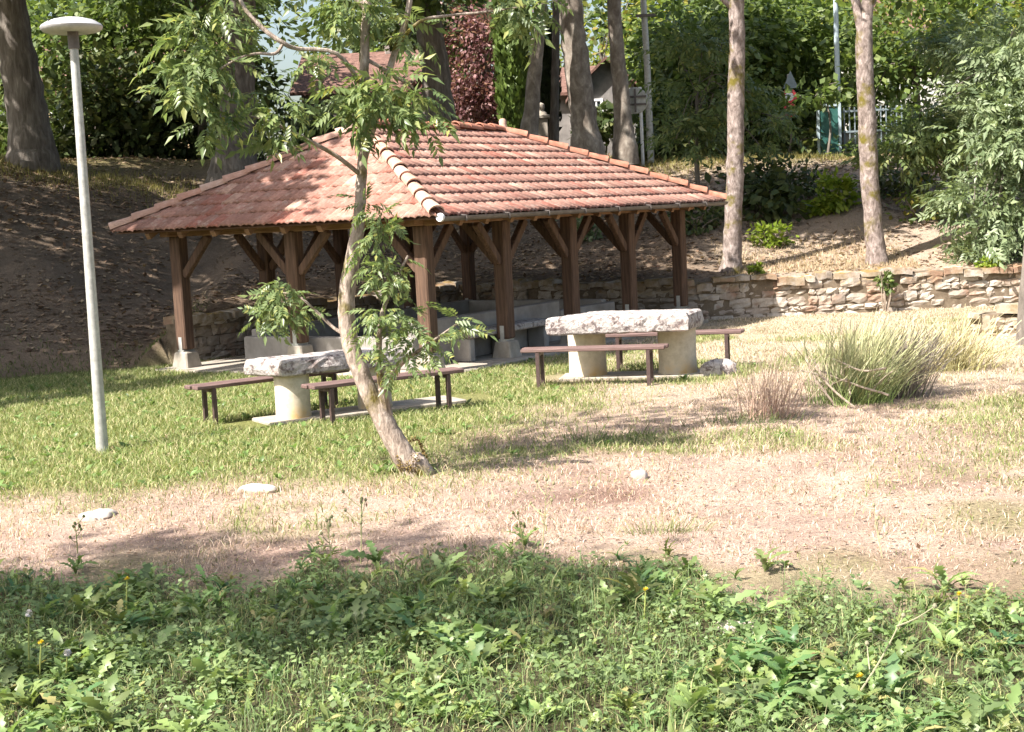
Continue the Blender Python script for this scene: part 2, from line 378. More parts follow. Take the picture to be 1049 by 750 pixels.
soil = np.array([.41, .305, .25]) + (fbm(xx, yy, .5, 20)[:, None] - .5) * np.array([.26, .21, .17]) - (np.clip(fbm(xx, yy, 1.1, 24) - .55, 0, 1)[:, None]) * np.array([.45, .40, .34])
soil_far = np.array([.43, .36, .27])
fr = sig((yy - 16.5) / 1.5)[:, None] * sig((xx - 0.5) / 1)[:, None]; soil = soil * (1 - fr) + soil_far * fr
green = np.array([.18, .19, .07]) + (fbm(xx, yy, .6, 21)[:, None] - .5) * np.array([.06, .05, .02])
cg = soil * (1 - G) + green * G
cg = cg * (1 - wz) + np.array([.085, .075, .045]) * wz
behind = ((yy > np.interp(xx, PL[:, 0], PL[:, 1]) + .12))[:, None]
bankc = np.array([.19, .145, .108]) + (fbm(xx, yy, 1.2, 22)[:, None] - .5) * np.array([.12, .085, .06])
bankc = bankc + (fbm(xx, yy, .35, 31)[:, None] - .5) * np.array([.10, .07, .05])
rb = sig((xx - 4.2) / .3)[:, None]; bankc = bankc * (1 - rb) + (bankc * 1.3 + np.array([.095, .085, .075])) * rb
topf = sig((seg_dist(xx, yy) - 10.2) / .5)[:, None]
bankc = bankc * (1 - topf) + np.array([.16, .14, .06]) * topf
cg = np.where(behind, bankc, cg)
mg, t, b = new_mat('ground_soil'); a = t.nodes.new('ShaderNodeAttribute'); a.attribute_name = 'col'
v = objvec(t); n1 = noise(t, 45, 5, .75, v); n2 = noise(t, 9, 5, .7, v)
col = mix(t, 1.0, a.outputs[0], ramp(t, n1, [(.3, (.45, .43, .41)), (.5, (.95, .95, .95)), (.72, (1.4, 1.38, 1.32))]), 'MULTIPLY')
col = mix(t, .6, col, ramp(t, n2, [(.3, (.7, .68, .66)), (.7, (1.2, 1.2, 1.2))]), 'MULTIPLY')
t.links.new(col, b.inputs['Base Color']); b.inputs['Roughness'].default_value = 1; b.inputs['Specular IOR Level'].default_value = .05
bump(t, b, math2(t, 'ADD', n1, n2), .9, .03)
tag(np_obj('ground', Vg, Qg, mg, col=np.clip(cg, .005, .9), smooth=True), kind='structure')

# ------------------------------------------------------------------ stone retaining wall
def rough_stone(mb, c, xd, zd, nd, L, Hh, D, rg):
    """one stone: front grid bulging outwards, sides running back by D"""
    k = 4; u = np.linspace(-1, 1, k); V = []
    for j in range(k):
        for i in range(k):
            uu, vv = u[i], u[j]
            edge = max(abs(uu), abs(vv)) > .99
            o = (-.015 if edge else 0) + rg.normal(0, .011) - (.012 if abs(uu) > .99 and abs(vv) > .99 else 0)
            sx = L / 2 * uu * (1 - .03 * (abs(vv) > .99)) + rg.normal(0, .008); sz = Hh / 2 * vv * (1 - .04 * (abs(uu) > .99)) + rg.normal(0, .008)
            V.append(c + xd * sx + zd * sz + nd * o)
    Fs = [(j * k + i, j * k + i + 1, (j + 1) * k + i + 1, (j + 1) * k + i) for j in range(k - 1) for i in range(k - 1)]
    ring = [0, 1, 2, 3, 7, 11, 15, 14, 13, 12, 8, 4]; n0 = len(V)
    for q in ring: V.append(V[q] - nd * D)
    for q in range(12): Fs.append((ring[(q + 1) % 12], ring[q], n0 + q, n0 + (q + 1) % 12))
    mb.add(V, Fs)
def stone_wall(mb, core, a, b_, ha, hb, thick=.42, lo=.09, hi=.185, rg=None, base=-.1):
    a = np.array([a[0], a[1], 0.0]); b_ = np.array([b_[0], b_[1], 0.0]); d = b_ - a; Ln = np.linalg.norm(d); xd = d / Ln
    nd = np.array([xd[1], -xd[0], 0]); zd = np.array([0, 0, 1.0])
    z = base
    while True:
        hh = rg.uniform(lo, hi)
        if z + hh > max(ha, hb) - .05: break
        x = rg.uniform(-.2, 0)
        while x < Ln:
            L = rg.uniform(.13, .42) * (1.0 if hh > .13 else 1.2)
            x0, x1 = max(x, 0), min(x + L, Ln); x += L
            if x1 - x0 < .06: continue
            xm = (x0 + x1) / 2; top = ha + (hb - ha) * xm / Ln
            if z + hh > top - .02: continue
            rough_stone(mb, a + xd * xm + zd * (z + hh / 2) + nd * (thick / 2 + rg.normal(0, .018)), xd, zd, nd, x1 - x0 - .010, hh - .010, .12, rg)
        z += hh
    zt = z; x = 0
    while x < Ln:                                         # irregular coping stones
        L = rg.uniform(.18, .62); x1 = min(x + L, Ln); xm = (x + x1) / 2; top = ha + (hb - ha) * xm / Ln + rg.normal(0, .035)
        hh = rg.uniform(.07, .15)
        rough_stone(mb, a + xd * xm + zd * (top - .02) + nd * rg.normal(.01, .025), xd, -nd, zd, x1 - x - .012, thick + .08, hh, rg)
        x = x1
    hm = (ha + hb) / 2 - .07
    core.bar(a + zd * (hm / 2 - .1), b_ + zd * (hm / 2 - .1), thick - .05, hm + .2)
rgw = np.random.default_rng(11)
mb, core = MB(), MB()
stone_wall(mb, core, (-5.5, 23.95), (-1.1, 30.35), .80, .82, rg=rgw)
stone_wall(mb, core, (-1.0, 30.3), (3.25, 27.75), .82, .82, rg=rgw)
stone_wall(mb, core, (3.3, 27.7), (12.4, 27.45), .80, .78, rg=rgw)
wr = empty('stone_wall', (4, 27.6, 0), 0, 'long low dry stone retaining wall with mossy coping behind the wash house', 'stone wall')
for o, nm, mt in ((mb, 'stone_facing', MT['wall_stone']), (core, 'wall_core', MT['mortar'])):
    q = o.build(nm, mt, wr); q.location = (-4, -27.6, 0)
# low wall stub at the right edge
mb, core = MB(), MB(); pa = at(1003, 352, 22.3); pb_ = at(1075, 352, 21.4)
stone_wall(mb, core, pa, pb_, .34, .46, .5, .10, .14, rgw, -.05)
wr2 = empty('stone_wall', (pa[0], pa[1], 0), 0, 'short knee high mossy stone wall at the right edge beside the yellowish shrub', 'stone wall')
for o, nm, mt in ((mb, 'stone_facing', MT['stub_stone']), (core, 'wall_core', MT['mortar'])):
    q = o.build(nm, mt, wr2); q.location = (-pa[0], -pa[1], 0)

# ------------------------------------------------------------------ wash house (local x runs along the long side, local y to the left along the front)
ANG = math.atan2(.838, .545)
CW, CL = 4.71, 7.9
wash = empty('wash_house', (-1.14, 20.3, 0), ANG, 'open timber wash house with hipped red tile roof on brown posts', 'wash house')
OF, OR, OL, OB = .5, .6, .85, .65          # overhangs front, right, left, back
EZ = 2.23; RZ = 3.65; FH, BH = 2.45, 2.55
x0, x1, y0, y1 = -OF, CL + OB, -OR, CW + OL
ym = (y0 + y1) / 2; A1 = np.array([x0 + FH, ym, RZ]); A2 = np.array([x1 - BH, ym, RZ])
P00 = np.array([x0, y0, EZ]); P10 = np.array([x1, y0, EZ]); P11 = np.array([x1, y1, EZ]); P01 = np.array([x0, y1, EZ])
def roof_plane(e0, e1, q0, q1, rg):
    """corrugated stepped tile field on the plane e0-e1 (eave) q0-q1 (ridge)"""
    ud = e1 - e0; LU = np.linalg.norm(ud); ud = ud / LU
    nq = q0 - e0; vd = nq - ud * (nq @ ud); LV = np.linalg.norm(vd); vd = vd / LV; nd = np.cross(ud, vd)
    a0 = (q0 - e0) @ ud; a1 = (q1 - e0) @ ud
    rows = max(1, round(LV / .33)); rh = LV / rows; du = .225 / 6
    prof = np.array([0, .020, .026, .012, .024, .016]) * 1.15
    V = []; Q = []; K = []; n = 0
    nu = int(LU / du) + 2
    for r in range(rows):
        va, vb = r * rh - (.05 if r == 0 else .02), (r + 1) * rh
        La, Ra = a0 * va / LV, LU + (a1 - LU) * va / LV
        Lb, Rb = a0 * vb / LV, LU + (a1 - LU) * vb / LV
        off = (r % 2) * 3
        for i in range(nu):
            u0, u1 = i * du, (i + 1) * du
            c0, c1 = np.clip([u0, u1], La, Ra); d0, d1 = np.clip([u0, u1], Lb, Rb)
            if c1 - c0 < 1e-5 and d1 - d0 < 1e-5: continue
            h0, h1 = prof[(i + off) % 6], prof[(i + 1 + off) % 6]
            tcol = (i + off) // 6; trg = np.random.default_rng(1000 * r + tcol + int(LU * 100)); tv = trg.random(4)
            lift = .028 + .010 * (tv[3] - .5)
            A = e0 + ud * c0 + vd * va + nd * (h0 + lift); B = e0 + ud * c1 + vd * va + nd * (h1 + lift)
            Cc = e0 + ud * d1 + vd * vb + nd * (h1 * .9); Dd = e0 + ud * d0 + vd * vb + nd * (h0 * .9)
            A2_ = A - nd * .033; B2_ = B - nd * .033
            V += [A, B, Cc, Dd, A2_, B2_]
            Q += [(n, n + 1, n + 2, n + 3), (n + 4, n + 5, n + 1, n)]
            base = np.array([.305, .170, .134]) * (.82 + .34 * tv[0])
            if tv[1] > .90: base = np.array([.42, .27, .21]) * (.85 + .25 * tv[2])
            if tv[1] < .12: base = np.array([.29, .125, .095])
            K += [base] * 6; n += 6
    return V, Q, K
V = []; Q = []; K = []
for e0, e1, q0, q1 in ((P01, P00, A1, A1), (P00, P10, A1, A2), (P10, P11, A2, A2), (P11, P01, A2, A1)):
    v_, q_, k_ = roof_plane(e0, e1, q0, q1, rng); n = len(V); V += v_; Q += [tuple(i + n for i in f) for f in q_]; K += k_
roof = np_obj('roof', np.array(V), np.array(Q), MT['tile'], wash, col=np.array(K))
# roof boards under the tiles
dz = np.array([0, 0, -.055]); mb = MB(); mb.add([p + dz for p in (P00, P10, P11, P01, A1, A2)], [(0, 4, 3), (0, 1, 5, 4), (1, 2, 5), (2, 3, 4, 5)]); mb.build('roof_boards', MT['beam'], roof)
# hip and ridge tiles
def cap_run(mb, a, b_, rg):
    a = np.array(a, float); b_ = np.array(b_, float); d = b_ - a; L = np.linalg.norm(d); d /= L; k = int(L / .36); st = L / k
    side = np.cross(d, (0, 0, 1.0)); side /= np.linalg.norm(side); up = np.cross(side, d)
    for i in range(k):
        s0, s1 = i * st - .05, (i + 1) * st; V = []; jit = rg.normal(0, .006, 2)
        for (s_, r_, l_) in ((s0, .112, .026), (s1, .088, .0)):
            for q in range(9):
                an = math.pi * (q / 8 * 1.1 - .05)
                V.append(a + d * s_ + side * (r_ * math.cos(an) + jit[0]) + up * (r_ * .85 * math.sin(an) + l_ - .015 + jit[1]))
        for q in range(9): V.append(V[q] - up * .022 * (1 if 0 < q < 8 else 0) - side * .0)
        Fs = [(q, q + 1, 10 + q, 9 + q) for q in range(8)] + [(q + 1, q, 18 + q, 19 + q) for q in range(8)]
        mb.add(V, Fs)
mb = MB(); up_ = np.array([0, 0, .045])
for e, q, mt in ((P00, A1, 'hip'), (P01, A1, 'hip'), (P10, A2, 'hip_red'), (P11, A2, 'hip_red'), (A1, A2, 'hip_red')):
    mb = MB(); cap_run(mb, e + up_, q + up_, rng); mb.build('ridge_tiles', MT[mt], roof, True)
mb = MB(); mb.lathe([(0, .22), (.05, .21), (.07, .17), (.065, .12), (.085, .04), (.10, 0)], A2 + np.array([0, 0, .02]), 12); mb.build('ridge_knob', MT['hip'], roof, True)
# gutter with brackets on the long right side
mb = MB(); gy = y0 - .075; gzv = EZ - .025; n = 9; V = []
for xe in (x0 + .02, x1 - .04):
    for q in range(n):
        an = math.pi + math.pi * q / (n - 1); V.append((xe, gy + .065 * math.cos(an), gzv + .065 * math.sin(an)))
    for q in range(n):
        an = math.pi + math.pi * q / (n - 1); V.append((xe, gy + .060 * math.cos(an), gzv + .060 * math.sin(an)))
mb.add(V, [(q, q + 1, 2 * n + q + 1, 2 * n + q) for q in range(n - 1)] + [(n + q + 1, n + q, 3 * n + q, 3 * n + q + 1) for q in range(n - 1)] + [(0, 2 * n, 3 * n, n), (n - 1, 2 * n - 1, 4 * n - 1, 3 * n - 1)] + [tuple(range(n)), tuple(range(3 * n - 1, 2 * n - 1, -1))])
gut = mb.build('gutter', MT['dark_metal'], wash)
for k in range(8):
    mb = MB(); xx_ = x0 + .5 + k * 1.08
    mb.bar((xx_, gy - .07, gzv + .006), (xx_, y0 + .10, gzv + .03), .025, .012); mb.bar((xx_, gy - .069, gzv - .075), (xx_, gy - .069, gzv + .01), .025, .008); mb.build('gutter_bracket', MT['dark_metal'], gut)
mb = MB(); mb.lathe([(0, -.03), (.055, -.03), (.06, 0), (.05, .03), (0, .03)], (0, 0, 0), 14); cp = mb.build('gutter_end', MT['white_metal'], gut, True); cp.location = (x0 + .0, gy, gzv - .01); cp.rotation_euler = (0, math.pi / 2, 0)
# fascia, wall plates, rafters
PT = 2.10
for a, b_ in (((0, 0), (CL, 0)), ((0, CW), (CL, CW)), ((0, 0), (0, CW)), ((CL, 0), (CL, CW))):
    mb = MB(); a = np.array([*a, PT + .07]); b_ = np.array([*b_, PT + .07]); d = (b_ - a) / np.linalg.norm(b_ - a)
    a = a - d * .3 + np.array([0, 0, .004 * (abs(d[0]) > .5)]); b_ = b_ + d * .3 + np.array([0, 0, .004 * (abs(d[0]) > .5)]); mb.bar(a, b_, .18, .16, .012); mb.build('eave_beam', MT['beam'], wash)
def rafter(a, b_):
    mb = MB(); mb.bar(np.array(a) + (0, 0, -.115), np.array(b_) + (0, 0, -.115), .085, .10); mb.build('rafter', MT['beam'], wash)
for k in range(1, 14):
    xk = x0 + (x1 - x0) * k / 14; tt = min((xk - x0) / FH, (x1 - xk) / BH, 1)
    for e in (y0, y1): rafter((xk, e + (.04 if e == y0 else -.04), EZ), (xk, e + (ym - e) * tt, EZ + (RZ - EZ) * tt))
for k in range(1, 9):
    yk = y0 + (y1 - y0) * k / 9; tt = 1 - abs(yk - ym) / (ym - y0)
    rafter((x0 + .04, yk, EZ), (x0 + FH * tt, yk, EZ + (RZ - EZ) * tt)); rafter((x1 - .04, yk, EZ), (x1 - BH * tt, yk, EZ + (RZ - EZ) * tt))
# posts with knee braces, pedestals, brackets
def post(px_, py_, ped_h, braces, lab=None):
    mb = MB(); h = PT - ped_h - .03; mb.box((0, 0, ped_h + .03 + h / 2), (.21, .21, h), 0, 1, .018)
    p = mb.build('post', MT['wood'], wash); p.location = (px_, py_, 0)
    mb = MB(); mb.box((0, 0, (ped_h - .12) / 2), (.40, .40, ped_h + .12), 0, .66, .02); mb.build('pedestal', MT['pale_concrete'], p)
    mb = MB()
    for s_ in (-1, 1): mb.box((s_ * .112, 0, ped_h + .11), (.008, .07, .24))
    mb.box((0, 0, ped_h + .015), (.23, .12, .028)); mb.build('post_bracket', MT['metal'], p)
    for (dx, dy) in braces:
        mb = MB(); mb.bar((dx * .10, dy * .10, PT - .62), (dx * .66, dy * .66, PT - .015), .10, .12, .01); mb.build('brace', MT['wood'], p)
    return p
nL, nW = 4, 2
for i in range(nL + 1):
    x = CL * i / nL; br = [(s_, 0) for s_ in (-1, 1) if 0 <= i + s_ <= nL]
    post(x, 0, .30, br + [(0, 1)]); post(x, CW, .30, br + [(0, -1)])
for j in (1,):
    y = CW * j / nW
    post(0, y, .42, [(0, -1), (0, 1), (1, 0)]); post(CL, y, .30, [(0, -1), (0, 1), (-1, 0)])
for i in (1, 2, 3):
    mb = MB(); mb.bar((CL * i / nL, .09, PT + .075), (CL * i / nL, CW - .09, PT + .075), .16, .155, .01); mb.build('tie_beam', MT['wood'], wash)
mb = MB(); mb.box((CL / 2, CW / 2, -.02), (CL + .75, CW + .75, .14), 0, 1, .02); mb.build('floor_slab', MT['pale_concrete'], wash)
# basin inside
bas = empty('wash_basin', (-1.14, 20.3, .05), ANG, 'long grey concrete wash basin with stone scrubbing ledge under the tiled roof', 'wash basin')
def bx(name, x0_, x1_, y0_, y1_, z0_, z1_, mt=None, par=None, bev=.015):
    mb = MB(); mb.box(((x0_ + x1_) / 2, (y0_ + y1_) / 2, (z0_ + z1_) / 2), (x1_ - x0_, y1_ - y0_, z1_ - z0_), 0, 1, bev); return mb.build(name, mt or MT['concrete'], par or bas)
bx('end_wall', .22, .40, .45, CW - 1.02, 0, .46)
bx('side_wall', .40, 4.4, .50, .66, 0, .66)
bx('side_wall', 4.42, 6.3, .50, .66, 0, .50)
bx('side_wall', .40, 6.3, CW - 1.2, CW - 1.02, 0, .56)
bx('end_wall', 6.1, 6.28, .66, CW - 1.2, 0, .55)
bx('basin_water', .40, 6.1, .66, CW - 1.2, .02, .28, MT['water'], bev=0)
bx('basin_divider', 2.9, 3.05, .66, CW - 1.2, 0, .48)
mb = MB(); mb.box((2.35, .30, .40), (2.3, .40, .10), 0, 1, .02); mb.build('scrubbing_ledge', MT['slab'], bas)
for xs in (1.3, 2.35, 3.4): bx('ledge_support', xs - .07, xs + .07, .16, .48, 0, .345, MT['concrete'])

# ------------------------------------------------------------------ picnic tables and benches
def rough_slab(poly, z0_, z1_, rg, parent, name='table_top', dxy=(0, 0)):
    """thick irregular stone plate: outline resampled and roughened"""
    P = np.array(poly, float); pts = []
    for i in range(len(P)):
        a, b_ = P[i], P[(i + 1) % len(P)]; k = max(2, int(np.linalg.norm(b_ - a) / .07))
        pts += [a + (b_ - a) * q / k for q in range(k)]
    pts = np.array(pts); n = len(pts); c = pts.mean(0); V = []
    lev = [(z0_, .04), (z0_ + .02, .0), (z0_ + (z1_ - z0_) * .4, -.012), (z0_ + (z1_ - z0_) * .7, -.006), (z1_ - .02, .006), (z1_, .035)]
    for (z, ins) in lev:
        for p in pts:
            d = (p - c); L = np.linalg.norm(d); q = p - d / L * (ins + rg.normal(0, .007)); V.append((q[0], q[1], z + rg.normal(0, .0035)))
    for sc_ in (.82, .55, .25):
        for p in pts: q = c + (p - c) * sc_; V.append((q[0], q[1], z1_ + .006 + rg.normal(0, .003)))
    m_ = len(lev) + 3; Fs = [(i * n + k, i * n + (k + 1) % n, (i + 1) * n + (k + 1) % n, (i + 1) * n + k) for i in range(m_ - 1) for k in range(n)]
    Fs.append(tuple(range(n - 1, -1, -1))); Fs.append(tuple(range((m_ - 1) * n, m_ * n)))
    mb = MB(); mb.add(V, Fs); o = mb.build(name, MT['slab'], parent); return o
def table(corners_xy, zt, zb, legs, r, label, pad):
    c = np.mean(corners_xy, 0); t_ = empty('picnic_table', (c[0], c[1], 0), 0, label, 'picnic table')
    rough_slab([(p[0] - c[0], p[1] - c[1]) for p in corners_xy], zb, zt, rng, t_)
    for (lx, ly) in legs:
        mb = MB(); mb.lathe([(0, -.1), (r * 1.02, -.1), (r * 1.02, .04), (r, .08), (r * .985, .3), (r, zb - .02), (r * .97, zb + .02), (0, zb + .02)], (0, 0, 0), 32)
        q = mb.build('table_leg', MT['leg_stone'], t_, True); q.location = (lx - c[0], ly - c[1], 0)
    mb = MB(); a, b_ = np.array(pad[0]), np.array(pad[1]); mb.bar((a[0] - c[0], a[1] - c[1], -.03), (b_[0] - c[0], b_[1] - c[1], -.03), pad[2], .14, .01); mb.build('concrete_pad', MT['pale_concrete'], t_)
table([(-3.03, 16.52), (-2.55, 16.12), (-1.22, 16.87), (-1.72, 17.29)], .715, .53, [(-2.50, 16.47), (-1.62, 16.98)], .20,
      'shorter stone slab picnic table on round legs behind the leaning tree', ((-2.85, 16.30), (-.70, 17.5), .60))
table([at(559, 325, 18.58)[:2], at(704, 322, 18.22)[:2], at(719, 317, 18.9)[:2], at(608, 320, 19.45)[:2]], .855, .63, [(1.0, 19.20), (2.16, 18.98)], .25,
      'larger pale stone slab picnic table standing in dry grass right of the wash house', ((.65, 19.20), (2.5, 18.85), .60))
def bench(a, b_, zt, label, inset=.22, wd=.30):
    a = np.array(a, float); b_ = np.array(b_, float); c = (a + b_) / 2; d = b_ - a; L = np.linalg.norm(d)
    t_ = empty('picnic_bench', (c[0], c[1], 0), math.atan2(d[1], d[0]), label, 'bench')
    for s_ in (-1, 1):
        mb = MB(); mb.box((0, s_ * wd * .26, zt - .02), (L + s_ * .02, wd * .48, .045), 0, 1, .008); mb.build('seat_plank', MT['bench'], t_)
    for s_ in (-1, 1):
        mb = MB(); xl = s_ * (L / 2 - inset)
        mb.bar((xl, -wd * .42, -.1), (xl, -wd * .42, zt - .045), .045, .045); mb.bar((xl, wd * .42, -.1), (xl, wd * .42, zt - .045), .045, .045)
        mb.bar((xl, -wd * .42 - .02, zt - .066), (xl, wd * .42 + .02, zt - .066), .046, .042); mb.build('bench_leg', MT['bench_leg'], t_)
bench((-2.24, 15.85), (-.62, 16.87), .46, 'brown plank bench nearest the leaning tree trunk, its right end under the sprouts')
bench((-3.62, 16.35), (-2.02, 17.55), .46, 'brown plank bench on the far left side of the table behind the leaning tree')
bench((.14, 18.42), (1.92, 17.98), .50, 'brown plank bench in front of the larger pale stone table')
bench((1.26, 19.98), (3.12, 19.55), .50, 'brown plank bench on the far side of the larger pale stone table')
def boulder(px, py, Yd, w_, h_, d_, label, mat, seed):
    rg = np.random.default_rng(seed); p = at(px, py, Yd); c = (p[0], p[1], g1(p[0], p[1]))
    mb = MB(); n, m_ = 16, 9; V = []
    ph = rg.uniform(0, 6, 4)
    for i in range(m_):
        th = math.pi * i / (m_ - 1)
        for k in range(n):
            an = 2 * math.pi * k / n; r = 1 + .16 * math.sin(2 * an + ph[0]) * math.sin(th) + .1 * math.sin(3 * an + ph[1] + th) + rg.normal(0, .03)
            x, y, z = math.sin(th) * math.cos(an), math.sin(th) * math.sin(an), math.cos(th); f_ = lambda q: math.copysign(abs(q) ** .75, q)
            V.append((f_(x) * w_ / 2 * r, f_(y) * d_ / 2 * r, f_(z) * h_ * .7 * r + h_ * .25))
    Fs = [(i * n + k, (i + 1) * n + k, (i + 1) * n + (k + 1) % n, i * n + (k + 1) % n) for i in range(m_ - 1) for k in range(n)]
    mb.add(V, Fs); o = mb.build('boulder', mat, None, True); o.location = c; tag(o, label, 'stone'); return o
boulder(736, 384, 18.75, .44, .20, .34, 'low pale boulder at the right foot of the larger stone table', MT['slab'], 3)
MT['white_stone'] = simple_mat('chalky_stone', (.34, .29, .25), (.54, .48, .42), 12, .95, .5, .01)
boulder(100, 529, 11.4, .28, .06, .20, 'flat white stone lying in the dry grass at the left', MT['white_stone'], 4)
boulder(655, 487, 11.95, .16, .07, .12, 'small white stone alone in the dry grass right of the tree', MT['white_stone'], 5)
boulder(263, 502, 12.1, .32, .06, .2, 'flat pale stone half sunk in soil left of the leaning tree', MT['white_stone'], 6)
boulder(755, 648, 7.5, .20, .05, .14, 'pale flat stone showing among the weeds', MT['white_stone'], 8)

# ------------------------------------------------------------------ lamp post
pb = at(105, 463, 14.87); ptp = at(75, 38, 14.87)
lamp = empty('street_lamp', (pb[0], pb[1], 0), 0, 'tall pale grey park lamp with a flat disc head at the left', 'street lamp')
tp = np.array([ptp[0] - pb[0], 0, ptp[2]])
mb = MB(); zz = np.linspace(-.2, 1, 12); mb.tube([(tp[0] * max(s_, 0), 0, tp[2] * s_) for s_ in zz], np.interp(zz, [-.2, .12, .13, 1], [.066, .062, .058, .042]), 16); mb.build('pole', MT['metal'], lamp, True)
mb = MB(); mb.tube([(tp[0] * .985, 0, tp[2] * .972), (tp[0], 0, tp[2] + .06)], [.055, .055], 16); mb.build('collar', MT['dark_metal'], lamp, True)
mb = MB(); prof = [(0, .02), (.10, .0), (.20, -.005), (.275, .01), (.30, .035), (.305, .055), (.29, .075), (.22, .115), (.12, .14), (0, .15)]
mb.lathe(prof, (0, 0, 0), 32); hd = mb.build('lamp_head', MT['lamp_grey'], lamp, True); hd.location = (tp[0] - .01, 0, tp[2] + .045)
for k in range(4):
    mb = MB(); mb.box((-.16 + k * .035, -.165, .105), (.02, .05, .016), 0); mb.build('vent_slot', MT['black'], hd)

# ------------------------------------------------------------------ foliage
def frames(D, rg, upbias=1.0):
    """orthonormal frames with x along D and z roughly up"""
    D = D / (np.linalg.norm(D, axis=1)[:, None] + 1e-9); n = len(D)
    up = np.tile([0, 0, upbias], (n, 1)) + rg.normal(0, .55, (n, 3))
    y = np.cross(up, D); y /= np.linalg.norm(y, axis=1)[:, None] + 1e-9; z = np.cross(D, y)
    return np.stack([D, y, z], 2)
def scatter(T, Fq, P, Rm, S):
    n, m_ = len(P), len(T)
    V = np.einsum('nij,mj->nmi', Rm, T) * S[:, None, None] + P[:, None, :]
    Q = (np.arange(n)[:, None, None] * m_ + np.array(Fq)[None]).reshape(-1, len(Fq[0]))
    return V.reshape(-1, 3), Q
DIAMOND = (np.array([(0, 0, 0), (.45, .30, -.05), (1, 0, -.12), (.45, -.30, -.05)]), [(0, 3, 2, 1)])
LEAF6 = (np.array([(0, 0, 0), (.3, .27, .05), (.65, .24, .02), (1, 0, -.16), (.65, -.24, .02), (.3, -.27, .05), (.33, 0, -.03), (.66, 0, -.07)]),
         [(0, 6, 1, 1), (0, 5, 6, 6)])
def pinnate(pairs=4, droop=.25, wl=.30, ll=.40, fold=.04):
    """compound ash leaf of unit length: leaflets in pairs on a drooping midrib plus a tip leaflet"""
    V = []; Q = []
    def leaflet(o, d, L):
        d = np.array(d) / np.linalg.norm(d); s = np.cross((0, 0, 1.0), d); s /= np.linalg.norm(s); n0 = len(V); W = L * wl
        for tt, wq, zf in ((0, 0, 0), (.42, 1, fold), (1, 0, 0), (.42, -1, fold)):
            V.append(np.array(o) + d * L * tt + s * W * .5 * wq + np.array([0, 0, zf * L * 2 * abs(wq) - .28 * L * tt * tt]))
        V.append(np.array(o) + d * L * .42 + np.array([0, 0, -.05 * L])); Q.extend([(n0, n0 + 4, n0 + 2, n0 + 1), (n0, n0 + 3, n0 + 2, n0 + 4)])
    for i in range(pairs):
        tt = .25 + .70 * i / pairs; z = -droop * tt * tt
        for s_ in (-1, 1): leaflet((tt, 0, z), (.62, s_ * .8, -.18), ll * (1 - .12 * abs(i - 1.5)))
    leaflet((.97, 0, -droop), (1, 0, -.45), ll * 1.05)
    V += [(0, .008, 0), (0, -.008, 0), (1, -.004, -droop), (1, .004, -droop)]; n0 = len(V) - 4; Q.append((n0, n0 + 1, n0 + 2, n0 + 3))
    return np.array([tuple(q) for q in V]), Q
def crown_pts(blobs, n, rg, clump=.22, fill=.35, K=26):
    """leaf positions gathered in clumps spread through ellipsoids; blobs = (c, r)"""
    P = []; D = []
    vol = np.array([r[0] * r[1] * r[2] for c, r in blobs]) ** .7; share = (vol / vol.sum() * n).astype(int)
    for (c, r), k in zip(blobs, share):
        c, r = np.array(c, float), np.array(r, float)
        u = rg.normal(0, 1, (K, 3)); u /= np.linalg.norm(u, axis=1)[:, None]
        rad = np.where(rg.random(K) < fill, rg.uniform(.15, .75, K), rg.uniform(.75, 1.05, K)); cc = u * rad[:, None]
        wt = rg.uniform(.4, 1.6, K); idx = rg.choice(K, max(k, 1), p=wt / wt.sum())
        sp = clump * rg.uniform(.6, 1.3, K)
        q = cc[idx] + rg.normal(0, 1, (len(idx), 3)) * sp[idx][:, None] * np.array([1, 1, .75])
        P.append(c + q * r); D.append(cc[idx] * r + rg.normal(0, .6, q.shape) * r.mean() * .8 + np.array([0, 0, -.2 * r.mean()]))
    return np.concatenate(P), np.concatenate(D)
def leaves(name, P, D, size, mat, parent, rg, tmpl=DIAMOND, org=(0, 0, 0), upb=1.0):
    Rm = frames(D, rg, upb); S = size * rg.uniform(.65, 1.3, len(P))
    V, Q = scatter(tmpl[0], tmpl[1], P - np.array(org), Rm, S)
    return np_obj(name, V, Q, mat, parent)
